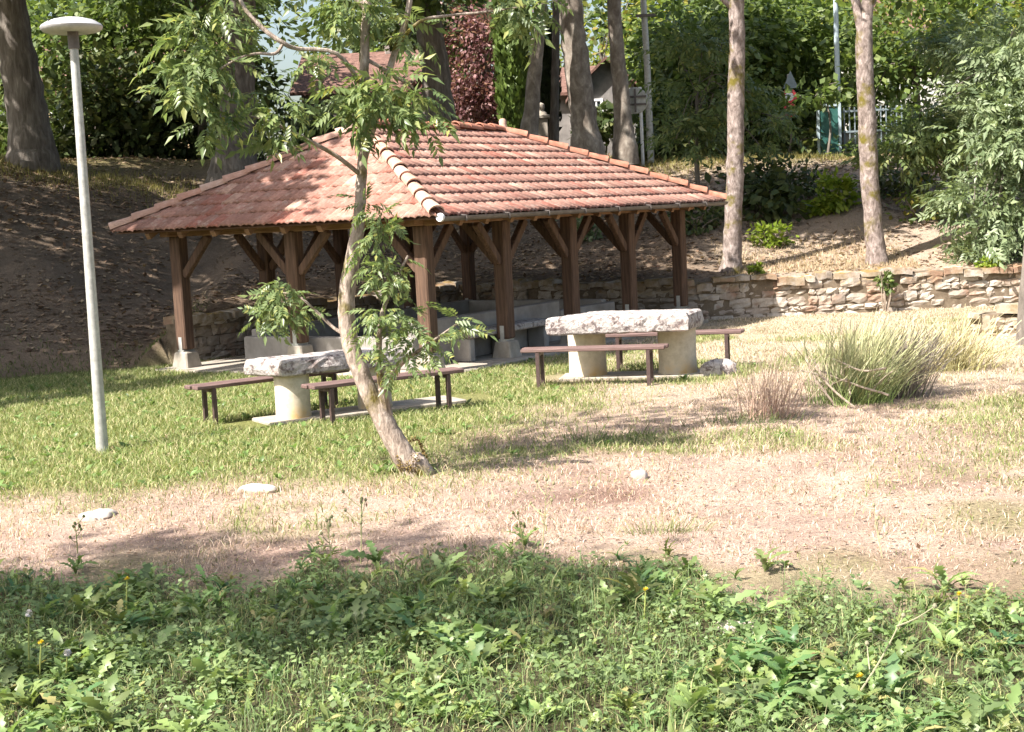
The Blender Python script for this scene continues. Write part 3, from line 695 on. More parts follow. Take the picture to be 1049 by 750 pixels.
def tree(name, label, cat, path, blobs, n, size, leafm, bark, group=None, seed=1, tmpl=DIAMOND, sides=14, jit=.06, limbs=5, K=26, clump=.22, flare=1.15, fill=.35, extra=None):
    """path: list of (x,y,z,r) from the ground up; blobs: ellipsoids of the crown"""
    rg = np.random.default_rng(seed); path = np.array(path, float); b0 = path[0, :3].copy()
    r_ = empty(name, b0, 0, label, cat, group)
    P, R_ = path[:, :3] - b0, path[:, 3].copy()
    P = np.concatenate([[P[0] - np.array([0, 0, .45])], P]); R_ = np.concatenate([[R_[0] * flare * 1.1], R_]); R_[1] *= flare
    Q, S = smooth_path(P, R_, 5)
    for i in range(len(S)):
        hgt = Q[i, 2]; S[i] *= 1 + .0 * hgt
    Q[:, :2] += rg.normal(0, .012, (len(Q), 2)) * S.max() * 2
    mb = MB(); mb.tube(Q, S, sides, jit, True, rg)
    top = P[-1]
    for c, rr in blobs:
        for q in range(limbs):
            tgt = np.array(c) - b0 + rg.normal(0, .45, 3) * np.array(rr)
            k0 = rg.integers(int(len(Q) * .75), len(Q)); st = Q[k0]; mid = (st + tgt) / 2 + np.array([0, 0, .12]) * np.linalg.norm(tgt - st) + rg.normal(0, .1, 3)
            pth, rad = smooth_path([st, mid, tgt], [S[k0] * .42, S[k0] * .25, .012], 4); mb.tube(pth, rad, 6, .03, False, rg)
    if extra:
        for pth, rad in extra:
            pth, rad = smooth_path(np.array(pth) - b0, rad, 4); mb.tube(pth, rad, 8, .04, True, rg)
    mb.build('trunk', bark, r_, True)
    if n:
        Pl, Dl = crown_pts(blobs, n, rg, clump, fill, K)
        leaves('crown', Pl, Dl, size, leafm, r_, rg, tmpl, b0)
    return r_
def pxpath(pts, Y):
    """(px, py, width_px) rows at depth Y -> (x,y,z,r)"""
    out = []
    for q in pts:
        yy_ = Y + (q[3] if len(q) > 3 else 0); p = at(q[0], q[1], yy_); out.append((*p, q[2] / 2 * yy_ / FPX))
    return out
def pblob(px, py, Y, rx, rz, ry=None): return (at(px, py, Y), (rx, ry or rx, rz))
ASH = pinnate(4, .30, .40, .45)
ASHF = pinnate(3, .25, .42, .46)

def shadow_blob(gx, gy, gzv_, h, r, rz):
    k = (h - gzv_) / math.tan(SUN_EL); return ((gx + SUN_AZ[0] * k, gy + SUN_AZ[1] * k, h), (r, r, rz))

# --- the leaning tree in the lawn
Yt = 12.6
trunk = pxpath([(427, 488, 31), (416, 470, 25), (402, 447, 23), (386, 418, 21), (372, 388, 19), (360, 355, 18), (355, 320, 17), (357, 285, 16), (364, 250, 14), (369, 215, 11.5), (371, 170, 10.5), (373, 120, 10), (374, 60, 10), (376, 0, 9), (380, -120, 8), (385, -230, 5)], Yt)
trunk[0] = (trunk[0][0], trunk[0][1], 0.0, trunk[0][3])
def br(pts, rad, Y=Yt): return ([at(p[0], p[1], Y + (p[2] if len(p) > 2 else 0)) for p in pts], rad)
limbs_ = [
    br([(397, 425), (391, 395, -.1), (388, 360, -.15), (392, 320, -.2), (404, 290, -.2), (418, 262, -.2)], [.05, .036, .028, .02, .014, .009]),       # second stem
    br([(358, 345), (342, 336, .1), (325, 320, .1), (305, 303, .1), (285, 300, .1)], [.02, .015, .012, .009, .006]),                         # thin branch left
    br([(390, 400, -.1), (412, 372, -.2), (440, 352, -.3), (468, 332, -.3)], [.03, .02, .014, .008]),
    br([(372, 165), (395, 85, .1), (405, 52, .15), (417, 17, .2), (424, -30, .2), (440, -120, .2)], [.035, .03, .028, .026, .022, .01]),
    br([(408, 45, .1), (430, 22, .2), (460, 16, .3), (500, 12, .4), (540, 6, .4)], [.018, .014, .012, .01, .006]),
    br([(368, 178), (345, 160, -.2), (318, 145, -.3), (285, 128, -.4), (255, 118, -.4)], [.022, .02, .017, .012, .006]),
    br([(318, 145, -.3), (300, 155, -.3), (275, 160, -.3)], [.012, .01, .005]),
    br([(372, 90), (345, 55, -.2), (305, 50, -.3), (290, 44, -.4), (268, 28, -.4), (248, 4, -.4), (235, -40, -.4)], [.02, .018, .018, .02, .02, .018, .01]),
    br([(290, 44, -.4), (282, 55, -.4), (262, 55, -.45), (240, 62, -.5), (215, 78, -.5)], [.016, .013, .011, .01, .006]),
    br([(374, 60), (400, 75), (425, 92, .1)], [.02, .014, .008]),
    br([(376, 10), (355, -10), (320, -30, .2), (270, -50, .2)], [.025, .022, .016, .008]),
]
rg = np.random.default_rng(21)
tr = tree('leaning_tree', 'slender leaning ash tree with pale crooked trunk in front of the wash house', 'tree', trunk, [], 0, .3, None, MT['ash_bark'], seed=21, flare=1.15, jit=.07, extra=limbs_)
b0 = np.array(trunk[0][:3])
clusters = [  # px, py, rx px, ry px, depth offset, leaves
    (205, 75, 42, 34, -.5, 42), (195, 105, 34, 24, -.5, 30), (228, 62, 36, 30, -.4, 30), (205, 40, 36, 28, -.4, 26), (215, 130, 34, 16, -.4, 24), (186, 60, 18, 26, -.3, 14),
    (236, 16, 46, 18, -.2, 18), (296, 122, 30, 20, -.4, 22), (285, 148, 26, 12, -.3, 12), (322, 72, 28, 16, -.2, 11), (340, 62, 12, 12, 0, 5), (272, 100, 16, 12, -.3, 5),
    (370, 110, 38, 28, -.25, 44), (405, 112, 46, 30, -.25, 58), (428, 128, 26, 20, -.25, 20), (385, 90, 30, 20, -.2, 20),
    (362, 15, 26, 26, -.1, 30), (400, 30, 36, 26, .1, 16), (350, 30, 20, 24, 0, 16), (425, 45, 26, 16, .1, 8), (338, 8, 24, 10, .2, 6),
    (535, 20, 26, 20, .4, 26), (550, 8, 20, 20, .4, 14), (524, 12, 16, 16, .4, 12),
    (392, 225, 22, 18, -.25, 20), (385, 250, 20, 26, -.25, 24), (398, 285, 20, 30, -.3, 26), (376, 210, 12, 16, -.2, 10), (390, 320, 24, 24, -.3, 26), (415, 325, 22, 18, -.3, 18), (432, 350, 30, 16, -.35, 22), (385, 345, 22, 18, -.3, 14),
    (466, 332, 20, 12, -.35, 14), (415, 372, 30, 14, -.35, 14),
    (284, 308, 26, 20, .1, 32), (272, 322, 18, 14, .1, 14), (305, 322, 16, 12, .1, 12), (288, 292, 18, 10, .1, 12),
    (372, 130, 10, 30, -.15, 8)]
P = []; D = []; S = []
for (px, py, rx, ry, dy, n) in clusters:
    n = int(n * (1.05 if py > 200 else .95)); py = py - (9 if py < 200 else 0)
    c = at(px, py, Yt + dy); s = Yt / FPX; small = 200 < py
    u = np.clip(rg.normal(0, .55, (n, 3)), -1.15, 1.15)
    off = u * np.array([rx * s, max(rx, ry) * s * .7, ry * s]) * .66; P.append(c + off)
    D.append(np.stack([u[:, 0] * .9, u[:, 1] * .7 - .25, u[:, 2] * .3 - .30], 1) + rg.normal(0, .45, (n, 3))); S.append(np.full(n, 0.16 if small else 0.215))
for (cx, cy, cz, r_, n) in ((-.9, 12.6, 5.7, 1.0, 120), (-2.0, 12.9, 5.7, .8, 60), (-.2, 12.9, 6.6, .9, 80), (.3, 13.0, 5.7, .7, 30), (-3.0, 12.4, 5.2, .6, 50)):
    u = rg.normal(0, .55, (n, 3)); P.append(np.array([cx, cy, cz]) + u * r_); D.append(u + rg.normal(0, .5, (n, 3)) - np.array([0, 0, .3])); S.append(np.full(n, .27))
P = np.concatenate(P); D = np.concatenate(D); S = np.concatenate(S)
V, Q = scatter(ASH[0], ASH[1], P - b0, frames(D, rg), S * rg.uniform(.7, 1.25, len(P)))
np_obj('crown', V, Q, MT['ash_leaf'], tr)
# moss at the foot
n = 2600; a_ = rg.uniform(0, 6.28, n); h = rg.uniform(.0, .34, n); k = vnoise(a_ * 1.5 + 9, h * 9, .8, 3) > .50 + h * .5; a_, h = a_[k], h[k]; n = len(a_)
rr_ = np.interp(h, [0, .35], [.140, .112]); P = np.stack([np.interp(h, [0, .36], [0, -.10]) + rr_ * np.cos(a_), rr_ * np.sin(a_), h], 1)
V, Q = scatter(DIAMOND[0], DIAMOND[1], P, frames(np.stack([np.cos(a_), np.sin(a_), 0 * a_], 1) + rg.normal(0, .6, (n, 3)), rg), rg.uniform(.012, .03, n))
tag(np_obj('moss', V, Q, leaf_mat('rusty_moss', [(0, (.07, .045, .02)), (.6, (.17, .11, .035)), (1, (.24, .19, .07))], .1, .9), tr), kind='stuff')

# --- the two trees on top of the retaining wall
tree('mossy_tree', 'tall straight mossy trunk standing on the stone wall beside the roof corner', 'tree',
     pxpath([(749, 284, 24), (750, 262, 20), (751, 220, 18), (753, 170, 18), (754, 120, 17), (755, 60, 16), (754, 0, 15), (752, -80, 14), (755, -220, 9)], 28.5),
     [pblob(740, -190, 29, 2.4, 1.8), pblob(800, -130, 30, 1.8, 1.4), shadow_blob(5.8, 33.6, 2.2, 11, 2.4, 1.6), shadow_blob(3.0, 31.2, 1.5, 10.6, 1.9, 1.4), shadow_blob(8.2, 34.0, 2.2, 11, 2.2, 1.5), ((2.6, 29.6, 9.4), (2.7, 2.4, 1.5)), ((.2, 30.8, 9.8), (2.4, 2.4, 1.5)), ((4.6, 31.5, 9.6), (2.2, 2.2, 1.4))], 30000, .24, MT['plane_leaf'], MT['pale_bark'], seed=31)  # unseen crown lobes added overhead to shade the wall and the bank
tree('mossy_tree', 'tall pale trunk forking near the top, on the wall right of the lime green bush', 'tree',
     pxpath([(899, 278, 25), (897, 255, 20), (893, 215, 18), (890, 160, 18), (887, 100, 17), (885, 45, 17), (888, 10, 13), (893, -30, 13), (897, -160, 8)], 28.7),
     [pblob(900, -190, 29, 2.6, 1.8), pblob(960, -110, 30, 1.8, 1.5)], 4800, .24, MT['plane_leaf'], MT['pale_bark'], seed=32,
     extra=[br([(885, 42, 0), (880, 18, 0), (874, -10, .1), (858, -70, .3)], [.11, .10, .09, .05], 28.7)])
# small ivy tufts on these trunks and twigs of leaves hanging in front of them
rg = np.random.default_rng(5)

# --- big trees on the bank top
tree('plane_tree', 'massive dark trunk at the left edge on top of the bank', 'tree',
     pxpath([(33, 166, 44), (30, 130, 40), (22, 80, 37), (13, 30, 35), (4, -30, 34), (-10, -160, 30)], 34.5),
     [pblob(-60, -260, 34, 3.6, 2.4), pblob(60, -290, 35, 3.0, 1.8), pblob(-160, -150, 34, 3.0, 2.2)], 6500, .32, MT['plane_leaf'], MT['grey_bark'], seed=41, jit=.05, flare=1.25)
tree('plane_tree', 'thick grey trunk with knobbly rotten foot behind the left roof hip', 'tree',
     pxpath([(240, 182, 50), (241, 150, 40), (243, 100, 34), (246, 40, 30), (246, -20, 28), (250, -140, 24)], 33.0),
     [pblob(250, -230, 31, 5.0, 2.6), pblob(340, -210, 30.5, 4.0, 2.0), pblob(190, -180, 32, 3.5, 2.2), shadow_blob(-1.0, 32.5, 1.6, 12.0, 3.4, 1.8), shadow_blob(2.0, 32.5, 1.8, 12.2, 2.6, 1.6), shadow_blob(-3.0, 36, 3, 12, 3, 1.8)], 19000, .30, MT['plane_leaf'], MT['grey_bark'], seed=42, jit=.12, flare=1.2)
tree('plane_tree', 'dark grey trunk rising in front of the stone gable above the roof', 'tree',
     pxpath([(452, 148, 34), (450, 110, 30), (445, 60, 28), (439, 20, 27), (432, -30, 26), (430, -130, 26)], 36.0),
     [pblob(400, -300, 36, 2.4, 1.8), pblob(440, -20, 35.0, 1.3, .7)], 3200, .28, MT['plane_leaf'], MT['grey_bark'], seed=43)
tree('plane_tree', 'slim pale trunk between the light cypress and the dark cypress', 'tree',
     pxpath([(541, 145, 19), (545, 110, 16), (549, 60, 14), (554, 10, 12), (560, -60, 11)], 37.0),
     [pblob(575, -150, 37, 1.8, 1.2)], 1500, .26, MT['plane_leaf'], MT['plane_bark'], seed=44)
tree('plane_tree', 'large leaning plane trunk right of the ridge knob, before the small red roofed house', 'tree',
     pxpath([(602, 152, 32), (599, 130, 27), (594, 90, 26), (588, 45, 25), (585, 0, 23), (583, -80, 20)], 38.0),
     [pblob(590, -180, 38, 2.2, 1.4), pblob(650, -160, 38, 1.8, 1.2)], 2600, .26, MT['plane_leaf'], MT['plane_bark'], seed=45)
tree('plane_tree', 'thinner plane trunk just right of the small house gable', 'tree',
     pxpath([(640, 150, 22), (638, 120, 18), (634, 70, 16), (630, 30, 15), (628, -20, 14), (630, -100, 12)], 38.5),
     [pblob(640, -190, 38, 1.8, 1.2)], 1600, .26, MT['plane_leaf'], MT['plane_bark'], seed=46)
tree('plane_tree', 'thin dark trunk between the dark cypress and the leaning plane tree', 'tree',
     pxpath([(567, 150, 11), (568, 110, 9), (569, 60, 8), (570, 0, 8), (571, -80, 7)], 40.0),
     [pblob(585, -190, 40, 1.6, 1.2)], 1000, .26, MT['plane_leaf'], MT['grey_bark'], seed=47)

# --- off-frame shade trees (stand left of the view)
def shade_tree(label, bx_, by_, blobs, n, seed, size=.30):
    z = g1(bx_, by_); top = np.array(blobs[0][0])
    tree('plane_tree', label, 'tree', [(bx_, by_, z, .35), (bx_, by_, z + 2, .28), (bx_ + .2, by_ + .1, z + 4.5, .24), (*(top - np.array([0, 0, 1.0])), .14)], blobs, n, size, MT['plane_leaf'], MT['grey_bark'], seed=seed)
shade_tree('plane tree standing on the lawn far to the left of the lamp', -14.5, 19.0, [shadow_blob(-8.2, 22.0, 0, 9, 3.1, 2.2), shadow_blob(-10, 25, .8, 10.5, 3.4, 2.2), shadow_blob(-6.6, 25.4, .8, 10.5, 2.2, 1.6)], 15000, 51)
shade_tree('plane tree at the foot of the bank far to the left', -15.5, 26.0, [shadow_blob(-10, 29.5, 2.2, 11.5, 3.6, 2.2), shadow_blob(-6.5, 29, 2, 12, 3.2, 2.0), shadow_blob(-12, 33, 3.5, 12, 3.4, 2), shadow_blob(-5.5, 32.5, 3, 12.5, 3.0, 2)], 17000, 52)
shade_tree('plane tree on the near lawn left of the camera', -12.5, 2.5, [shadow_blob(-1.9, 8.8, 0, 11.5, 1.4, 1.1), shadow_blob(-.6, 8.3, 0, 11.5, 1.1, .9), shadow_blob(-2.9, 9.6, 0, 11.5, 1.0, .8)], 1900, 53, .24)
shade_tree('tall plane tree on the lawn left of the wash house', -11.5, 15.0, [shadow_blob(-4.6, 22.9, 2.6, 10.5, 1.5, 1.3), shadow_blob(-3.2, 24.3, 3.2, 11, 1.2, 1.0), shadow_blob(-3.9, 21.6, 2.5, 10, .8, .7), shadow_blob(-4.9, 24.2, 3.0, 11, 1.2, .9)], 8000, 54, .36)

# --- evergreens and the purple tree
def cypress(name, label, px, pyb, Y, wpx, pyt, mat, seed, n):
    b_ = at(px, pyb, Y); zt = at(px, pyt, Y)[2]; rg = np.random.default_rng(seed); r = wpx / 2 * Y / FPX; Hh = zt - b_[2]
    r_ = empty(name, b_, 0, label, 'cypress')
    mb = MB(); mb.tube([(0, 0, -.4), (0, 0, Hh * .5), (0, 0, Hh * .95)], [.12, .08, .02], 8); mb.build('trunk', MT['grey_bark'], r_, True)
    tt = rg.random(n); a_ = rg.uniform(0, 6.28, n); rr = r * np.minimum(1, .5 + tt * 4) * np.clip((1 - tt) * 3.5, .1, 1) * np.sqrt(rg.uniform(.35, 1.1, n)) * (1 + .12 * np.sin(a_ * 5 + tt * 20))
    P = np.stack([rr * np.cos(a_), rr * np.sin(a_), tt * Hh], 1); D = np.stack([np.cos(a_) * .4, np.sin(a_) * .4, np.ones(n)], 1) + rg.normal(0, .25, (n, 3))
    S = .20 * rg.uniform(.6, 1.3, n); up = np.stack([np.cos(a_), np.sin(a_), 0 * a_], 1) + rg.normal(0, .4, (n, 3))
    D /= np.linalg.norm(D, axis=1)[:, None]; y = np.cross(up, D); y /= np.linalg.norm(y, axis=1)[:, None]
    V, Q = scatter(DIAMOND[0], DIAMOND[1], P, np.stack([D, y, np.cross(D, y)], 2), S); np_obj('crown', V, Q, mat, r_)
cypress('cypress_tree', 'light green columnar cypress right of the purple tree', 529, 140, 39.5, 32, -60, MT['cypress_leaf'], 61, 6500)
cypress('cypress_tree', 'very dark narrow cypress behind the slim pale trunk', 561, 142, 40.5, 24, 5, MT['cypress_dark'], 62, 4500)
tree('purple_tree', 'purple leaved plum tree between the stone gable and the light cypress', 'tree', pxpath([(500, 140, 9), (500, 110, 7), (498, 70, 6)], 41.5),
     [pblob(486, 85, 41.5, 1.25, 1.1, 1.0), pblob(496, 45, 41.5, 1.15, 1.0, 1.0), pblob(478, 110, 41.5, .8, .6, .8), pblob(500, 105, 41.5, .7, .7, .7)], 5200, .15, MT['purple_leaf'], MT['grey_bark'], seed=63, clump=.3, limbs=3)

# --- background greenery
bushes = [  # px,py,Y,rx,rz, n, mat, label, name
    (95, 130, 41, 2.2, 2.2, 3800, 'dark_leaf', 'dark leafy hedge tree right of the massive left trunk'),
    (150, 135, 41.5, 2.2, 1.6, 3600, 'dark_leaf', 'broad dark hedge bush below the far red roof'),
    (205, 125, 42, 2.0, 2.0, 3400, 'dark_leaf', 'dark hedge bush just left of the knobbly trunk'),
    (285, 150, 42, 1.8, 1.3, 1800, 'dark_leaf', 'dark bush just right of the knobbly trunk'),
    (10, 140, 42, 1.8, 2.0, 2400, 'plane_leaf', 'sunny green bush behind the massive left trunk'),
    (110, 35, 44, 3.0, 1.7, 4200, 'plane_leaf', 'green tree crown high behind the lamp head'),
    (195, -18, 41, 2.4, 1.3, 3200, 'plane_leaf', 'green tree crown added at the top of the view to shade the stone house'),  # extra crown, added so its shadow darkens the stone house
    (190, 20, 45, 3.0, 1.5, 3000, 'plane_leaf', 'green tree crown behind the hanging ash branch'),
    (440, 22, 43, 1.6, 1.0, 1500, 'dark_leaf', 'dark tree crown above the stone house'),
    (615, 45, 56, 2.8, 2.4, 1500, 'yellow_leaf', 'yellow green tree behind the small red roofed house'),
    (712, 105, 42, 1.7, 1.8, 3800, 'plane_leaf', 'rounded green tree right of the tall metal pole'),
    (724, 40, 43, 2.0, 1.7, 3800, 'plane_leaf', 'dark tree crown above the round sign'),
    (690, 150, 40.5, 1.4, .9, 1600, 'dark_leaf', 'low dark bush on the bank behind the roof edge'),
    (785, 60, 44, 2.4, 2.0, 4600, 'plane_leaf', 'green tree behind the red ringed signs'),
    (790, 130, 44.5, 2.0, 1.4, 3200, 'dark_leaf', 'dark undergrowth left of the green gate'),
    (838, 65, 46.5, 1.7, 1.9, 2600, 'plane_leaf', 'green crown behind the blue grey pole'),
    (935, 60, 42, 2.5, 2.0, 4600, 'plane_leaf', 'green tree in front of the pale house window'),
    (915, 150, 40, 1.5, 1.1, 2400, 'plane_leaf', 'green bush right of the forked trunk'),
    (960, 180, 38, 1.6, 1.0, 1700, 'dark_leaf', 'dark bush under the pale leaved tree'),
    (805, 160, 40.5, 1.3, .7, 1300, 'dark_leaf', 'low dark bush at the foot of the sign post'),
    (870, 25, 48, 2.6, 1.6, 2400, 'yellow_leaf', 'yellowing crown between the two mossy trunks'),
    (1010, 25, 46, 2.8, 1.4, 2200, 'yellow_leaf', 'yellowing crown at the top right corner'),
    (617, 128, 44.5, .75, .55, 800, 'dark_leaf', 'small dark bush in front of the grey gabled house'),
    (806, 108, 39.6, .5, .4, 110, 'plane_leaf', 'thin leafy sapling half hiding the red ringed signs'),
    (846, 98, 38.8, .5, .35, 130, 'plane_leaf', 'thin leafy sapling before the top of the green gate'),
    (770, 215, 33, 1.0, .8, 900, 'dark_leaf', 'dark shrub right of the trunk on the wall'),
]
for i, (px, py, Y_, rx, rz, n, mt, lab) in enumerate(bushes):
    c = at(px, py, Y_); gzv0 = g1(c[0], Y_)
    tree('leafy_tree' if c[2] - gzv0 > 2 else 'bush', lab, 'tree' if c[2] - gzv0 > 2 else 'bush',
         [(c[0], Y_, gzv0, .14 if rx > .8 else .035), (c[0] + .1, Y_, (gzv0 + c[2]) / 2, .11 if rx > .8 else .028), (c[0], Y_, c[2], .06 if rx > .8 else .015)], [(c, (rx, rx, rz)), (c + np.array([rx * .5, -.5, rz * .35]), (rx * .6, rx * .6, rz * .6)), (c + np.array([-rx * .5, -.4, -rz * .3]), (rx * .6, rx * .6, rz * .6))],
         n, .26, MT[mt], MT['grey_bark'], seed=100 + i, limbs=3, clump=.26, fill=.45)
# far belt of trees closing the view
far = []
for k in range(22):
    px = -60 + k * 55 + rng.uniform(-15, 15)
    if 262 < px < 378 or 555 < px < 640: continue
    far.append((px, 62 + rng.uniform(-3, 6)))
for i, (px, Y_) in enumerate(far):
    c = at(px, 60 + rng.uniform(-10, 10), Y_); z0_ = g1(c[0], Y_)
    tree('leafy_tree', 'distant green tree of the belt closing the view behind the park', 'tree', [(c[0], Y_, z0_, .25), (c[0], Y_, c[2], .12)], [(c + np.array([0, 0, 1.5]), (3.0, 2.5, 3.2)), (c + np.array([0, 0, -1.5]), (2.6, 2.2, 2.2))],
         2600, .42, MT['plane_leaf' if i % 3 else 'dark_leaf'], MT['grey_bark'], 'distant trees behind the park', seed=200 + i, limbs=2, clump=.28, fill=.4)
# pale leaved tree at the right, above the wall
c0 = at(1035, 272, 28.6)
rt = tree('pale_leaved_tree', 'large pale grey green leafy tree at the right edge above the wall', 'tree',
     [(c0[0], 28.6, g1(c0[0], 28.6), .12), (c0[0], 28.6, 2.2, .10), (c0[0] + .1, 28.7, 4.5, .06)],
     [pblob(1015, 215, 28.4, .75, .75), pblob(1030, 150, 28.5, .85, .85), pblob(1012, 95, 28.6, .70, .65), pblob(1048, 60, 28.8, .9, .7), pblob(1052, 230, 28.3, .7, .8), pblob(1045, 110, 28.4, .8, .8), pblob(1000, 260, 28.2, .35, .25)],
     2300, .34, MT['silver_leaf'], MT['grey_bark'], seed=71, tmpl=ASHF, limbs=3, clump=.34, K=18)
# overhanging sprays at upper right and centre right
c0 = at(975, 235, 31.5)
tree('young_ash', 'young ash with long sprays reaching left beside the pale leaved tree', 'tree',
     [(c0[0], 31.5, g1(c0[0], 31.5), .06), (c0[0], 31.4, 3.0, .05), (c0[0] - .1, 31.3, 5.0, .03)],
     [pblob(945, 135, 31.2, .9, .35), pblob(985, 110, 31.3, .7, .5), pblob(975, 50, 31.5, .8, .5), pblob(925, 160, 31.0, .7, .35), pblob(985, 160, 31, .55, .55)], 850, .36, MT['ash_leaf'], MT['grey_bark'], seed=72, tmpl=ASHF, limbs=3, clump=.33, K=14)
c0 = at(715, 200, 33)
tree('young_ash', 'young ash with drooping sprays left of the straight mossy trunk', 'tree',
     [(c0[0], 33, g1(c0[0], 33), .06), (c0[0], 33, 3.4, .05), (c0[0] + .05, 32.9, 4.8, .03)],
     [pblob(725, 95, 32.6, .75, .45), pblob(700, 130, 32.8, .6, .4), pblob(715, 150, 32.5, .45, .3), pblob(765, 95, 32.6, .5, .3), pblob(715, 50, 33, .8, .4), pblob(790, 130, 33, .45, .45)], 620, .34, MT['ash_leaf'], MT['grey_bark'], seed=73, tmpl=ASHF, limbs=3, clump=.33, K=14)
# lime bush and small plants on the bank
def bush(px, py, Y_, rx, rz, n, size, mt, lab, seed, name='bush', tmpl=DIAMOND, K=20, upb=1.0, cat='bush'):
    rg = np.random.default_rng(seed); c = at(px, py, Y_); z0_ = g1(c[0], Y_); r_ = empty(name, (c[0], Y_, z0_), 0, lab, cat)
    mb = MB()
    for q in range(7):
        tgt = np.array([rg.normal(0, rx * .5), rg.normal(0, rx * .4), max(c[2] - z0_, .15) + abs(rg.normal(0, rz * .4))]); pth, rad = smooth_path([(0, 0, -.08), tgt * .5 + rg.normal(0, .04, 3), tgt], [.02, .014, .005], 3); mb.tube(pth, rad, 5, 0, False)
    mb.build('stems', MT['twig'], r_)
    P, D = crown_pts([((0, 0, max(c[2] - z0_, rz * .6)), (rx, rx * .8, rz))], n, rg, .26, .4, K); P[:, 2] = np.maximum(P[:, 2], .02)
    leaves('foliage', P, D, size, mt, r_, rg, tmpl, (0, 0, 0), upb); return r_
bush(852, 212, 32.5, .48, .42, 1100, .16, MT['bright_leaf'], 'lime green leafy bush on the bank between the two mossy trunks', 81)
bush(790, 245, 30.5, .40, .25, 420, .13, MT['bright_leaf'], 'small yellow green plant in shade on the bank right of the trunk', 82)
bush(800, 205, 33.5, .9, .7, 1500, .15, MT['dark_leaf'], 'dark rambling shrub up the bank left of the lime green bush', 86)
bush(775, 276, 28.0, .16, .10, 160, .09, MT['bright_leaf'], 'bright tuft on the wall top beside the mossy trunk', 83)
bush(906, 288, 27.15, .15, .16, 200, .10, MT['plane_leaf'], 'green tuft growing out of the wall face below the forked trunk', 84)
bush(1012, 272, 27.5, .16, .15, 180, .10, MT['bright_leaf'], 'bright green tuft on the wall coping below the pale leaved tree', 85)
bush(712, 232, 31.5, .7, .35, 700, .14, MT['dark_leaf'], 'dark low bush on the bank beside the roof corner', 101)
bush(935, 205, 33.5, .9, .45, 900, .15, MT['dark_leaf'], 'dark low bush on the shaded bank left of the pale leaved tree', 102)
bush(605, 232, 32.5, .45, .40, 420, .14, MT['silver_leaf'], 'pale bush on the dark bank seen between the wash house posts', 87)
bush(940, 225, 31.5, .8, .45, 420, .13, MT['yellow_leaf'], 'sparse dry shrub on the shaded bank right of the forked trunk', 88)
# ivy sprigs on the leaning trunks of the wall trees
bush(755, 90, 28.25, .32, .18, 110, .22, MT['ash_leaf'], 'tuft of leaves sprouting from the straight mossy trunk', 89, 'leaf_tuft', ASHF, 8) if False else None

# ------------------------------------------------------------------ broom and dry shrubs (thin upright strands)
def strands(name, label, cat, px, py, Y_, n, L, spread, lean, wdt, c0, c1, seed, base_r=.15, fan=None, mat='strand', droop=.25, part='stems', tip=0):
    rg = np.random.default_rng(seed); p = at(px, py, Y_); b_ = np.array([p[0], p[1], g1(p[0], p[1])]); r_ = empty(name, b_, 0, label, cat)
    k = 6; tt = np.linspace(0, 1, k)
    dx = rg.normal(0, spread[0], n) + lean[0]; dy = rg.normal(0, spread[1], n) + lean[1]; LL = L * rg.uniform(.55, 1.12, n)
    D = np.stack([dx, dy, np.ones(n)], 1); D /= np.linalg.norm(D, axis=1)[:, None]
    B = np.stack([rg.normal(0, base_r, n) + .25 * dx, rg.normal(0, base_r * .7, n), np.full(n, -.03)], 1)
    bend = np.stack([rg.normal(.12, .15, n), rg.normal(0, .12, n), -np.abs(rg.normal(droop, .12, n)) * np.linalg.norm(D[:, :2], axis=1)], 1)
    P = B[:, None] + D[:, None] * (LL[:, None] * tt)[..., None] + bend[:, None] * ((LL[:, None]) * tt ** 2)[..., None]
    yaw = rg.uniform(0, 3.14, n); sd = np.stack([np.cos(yaw), np.sin(yaw) * .6, 0 * yaw], 1)
    ww = wdt * (1 - .55 * tt); 
    if tip: ww = ww + tip * np.exp(-((tt - .85) / .12) ** 2)
    V = np.stack([P + sd[:, None] * (ww[None, :, None] / 2), P - sd[:, None] * (ww[None, :, None] / 2)], 2).reshape(-1, 3)
    i = (np.arange(n)[:, None] * 2 * k + np.arange(k - 1)[None] * 2).ravel(); Q = np.stack([i, i + 1, i + 3, i + 2], 1)
    f = np.repeat(np.tile(tt, (n, 1)).reshape(-1), 2)[:, None]; f = f ** 1.6; var = np.repeat(rg.uniform(.7, 1.3, n), 2 * k)[:, None]
    tag(np_obj(part, V, Q, MT[mat], r_, col=np.clip((np.array(c0) * (1 - f) + np.array(c1) * f) * var, 0, 1)), kind='stuff'); return r_
sh = strands('broom_shrub', 'olive green broom shrub with dry seed tips leaning right in the dry grass', 'shrub', 872, 412, 15.6, 780, .92, (.33, .38), (.16, 0), .008, (.15, .21, .055), (.44, .42, .24), 91, .16, tip=.008, part='green_stems')
rg = np.random.default_rng(92); mb = MB()
for k in range(16):
    a_ = rg.uniform(0, 6.28); e = np.array([math.cos(a_) * rg.uniform(.3, .65), math.sin(a_) * .4, rg.uniform(.1, .45)])
    pth, rad = smooth_path([(0.1 * math.cos(a_), .1 * math.sin(a_), -.04), e * .5 + np.array([0, 0, .08]) + rg.normal(0, .04, 3), e], [.016, .012, .005], 4); mb.tube(pth, rad, 6, .02, False)
for q0, q1, q2 in (((-.40, -.05, .50), (-.30, -.22, .25), (-.05, -.38, .0)), ((-.30, .0, .35), (-.05, -.25, .24), (.30, -.40, .12)), ((-.5, -.1, .55), (-.42, -.2, .3), (-.22, -.25, .02)), ((-.2, -.1, .5), (.05, -.3, .38), (.28, -.36, .40))):
    pth, rad = smooth_path([q0, q1, q2], [.006, .011, .013], 4); pth[:, :2] += rg.normal(0, .008, (len(pth), 2)); mb.tube(pth, rad, 6, .02, False)
mb.build('bare_branches', MT['twig'], sh, True)
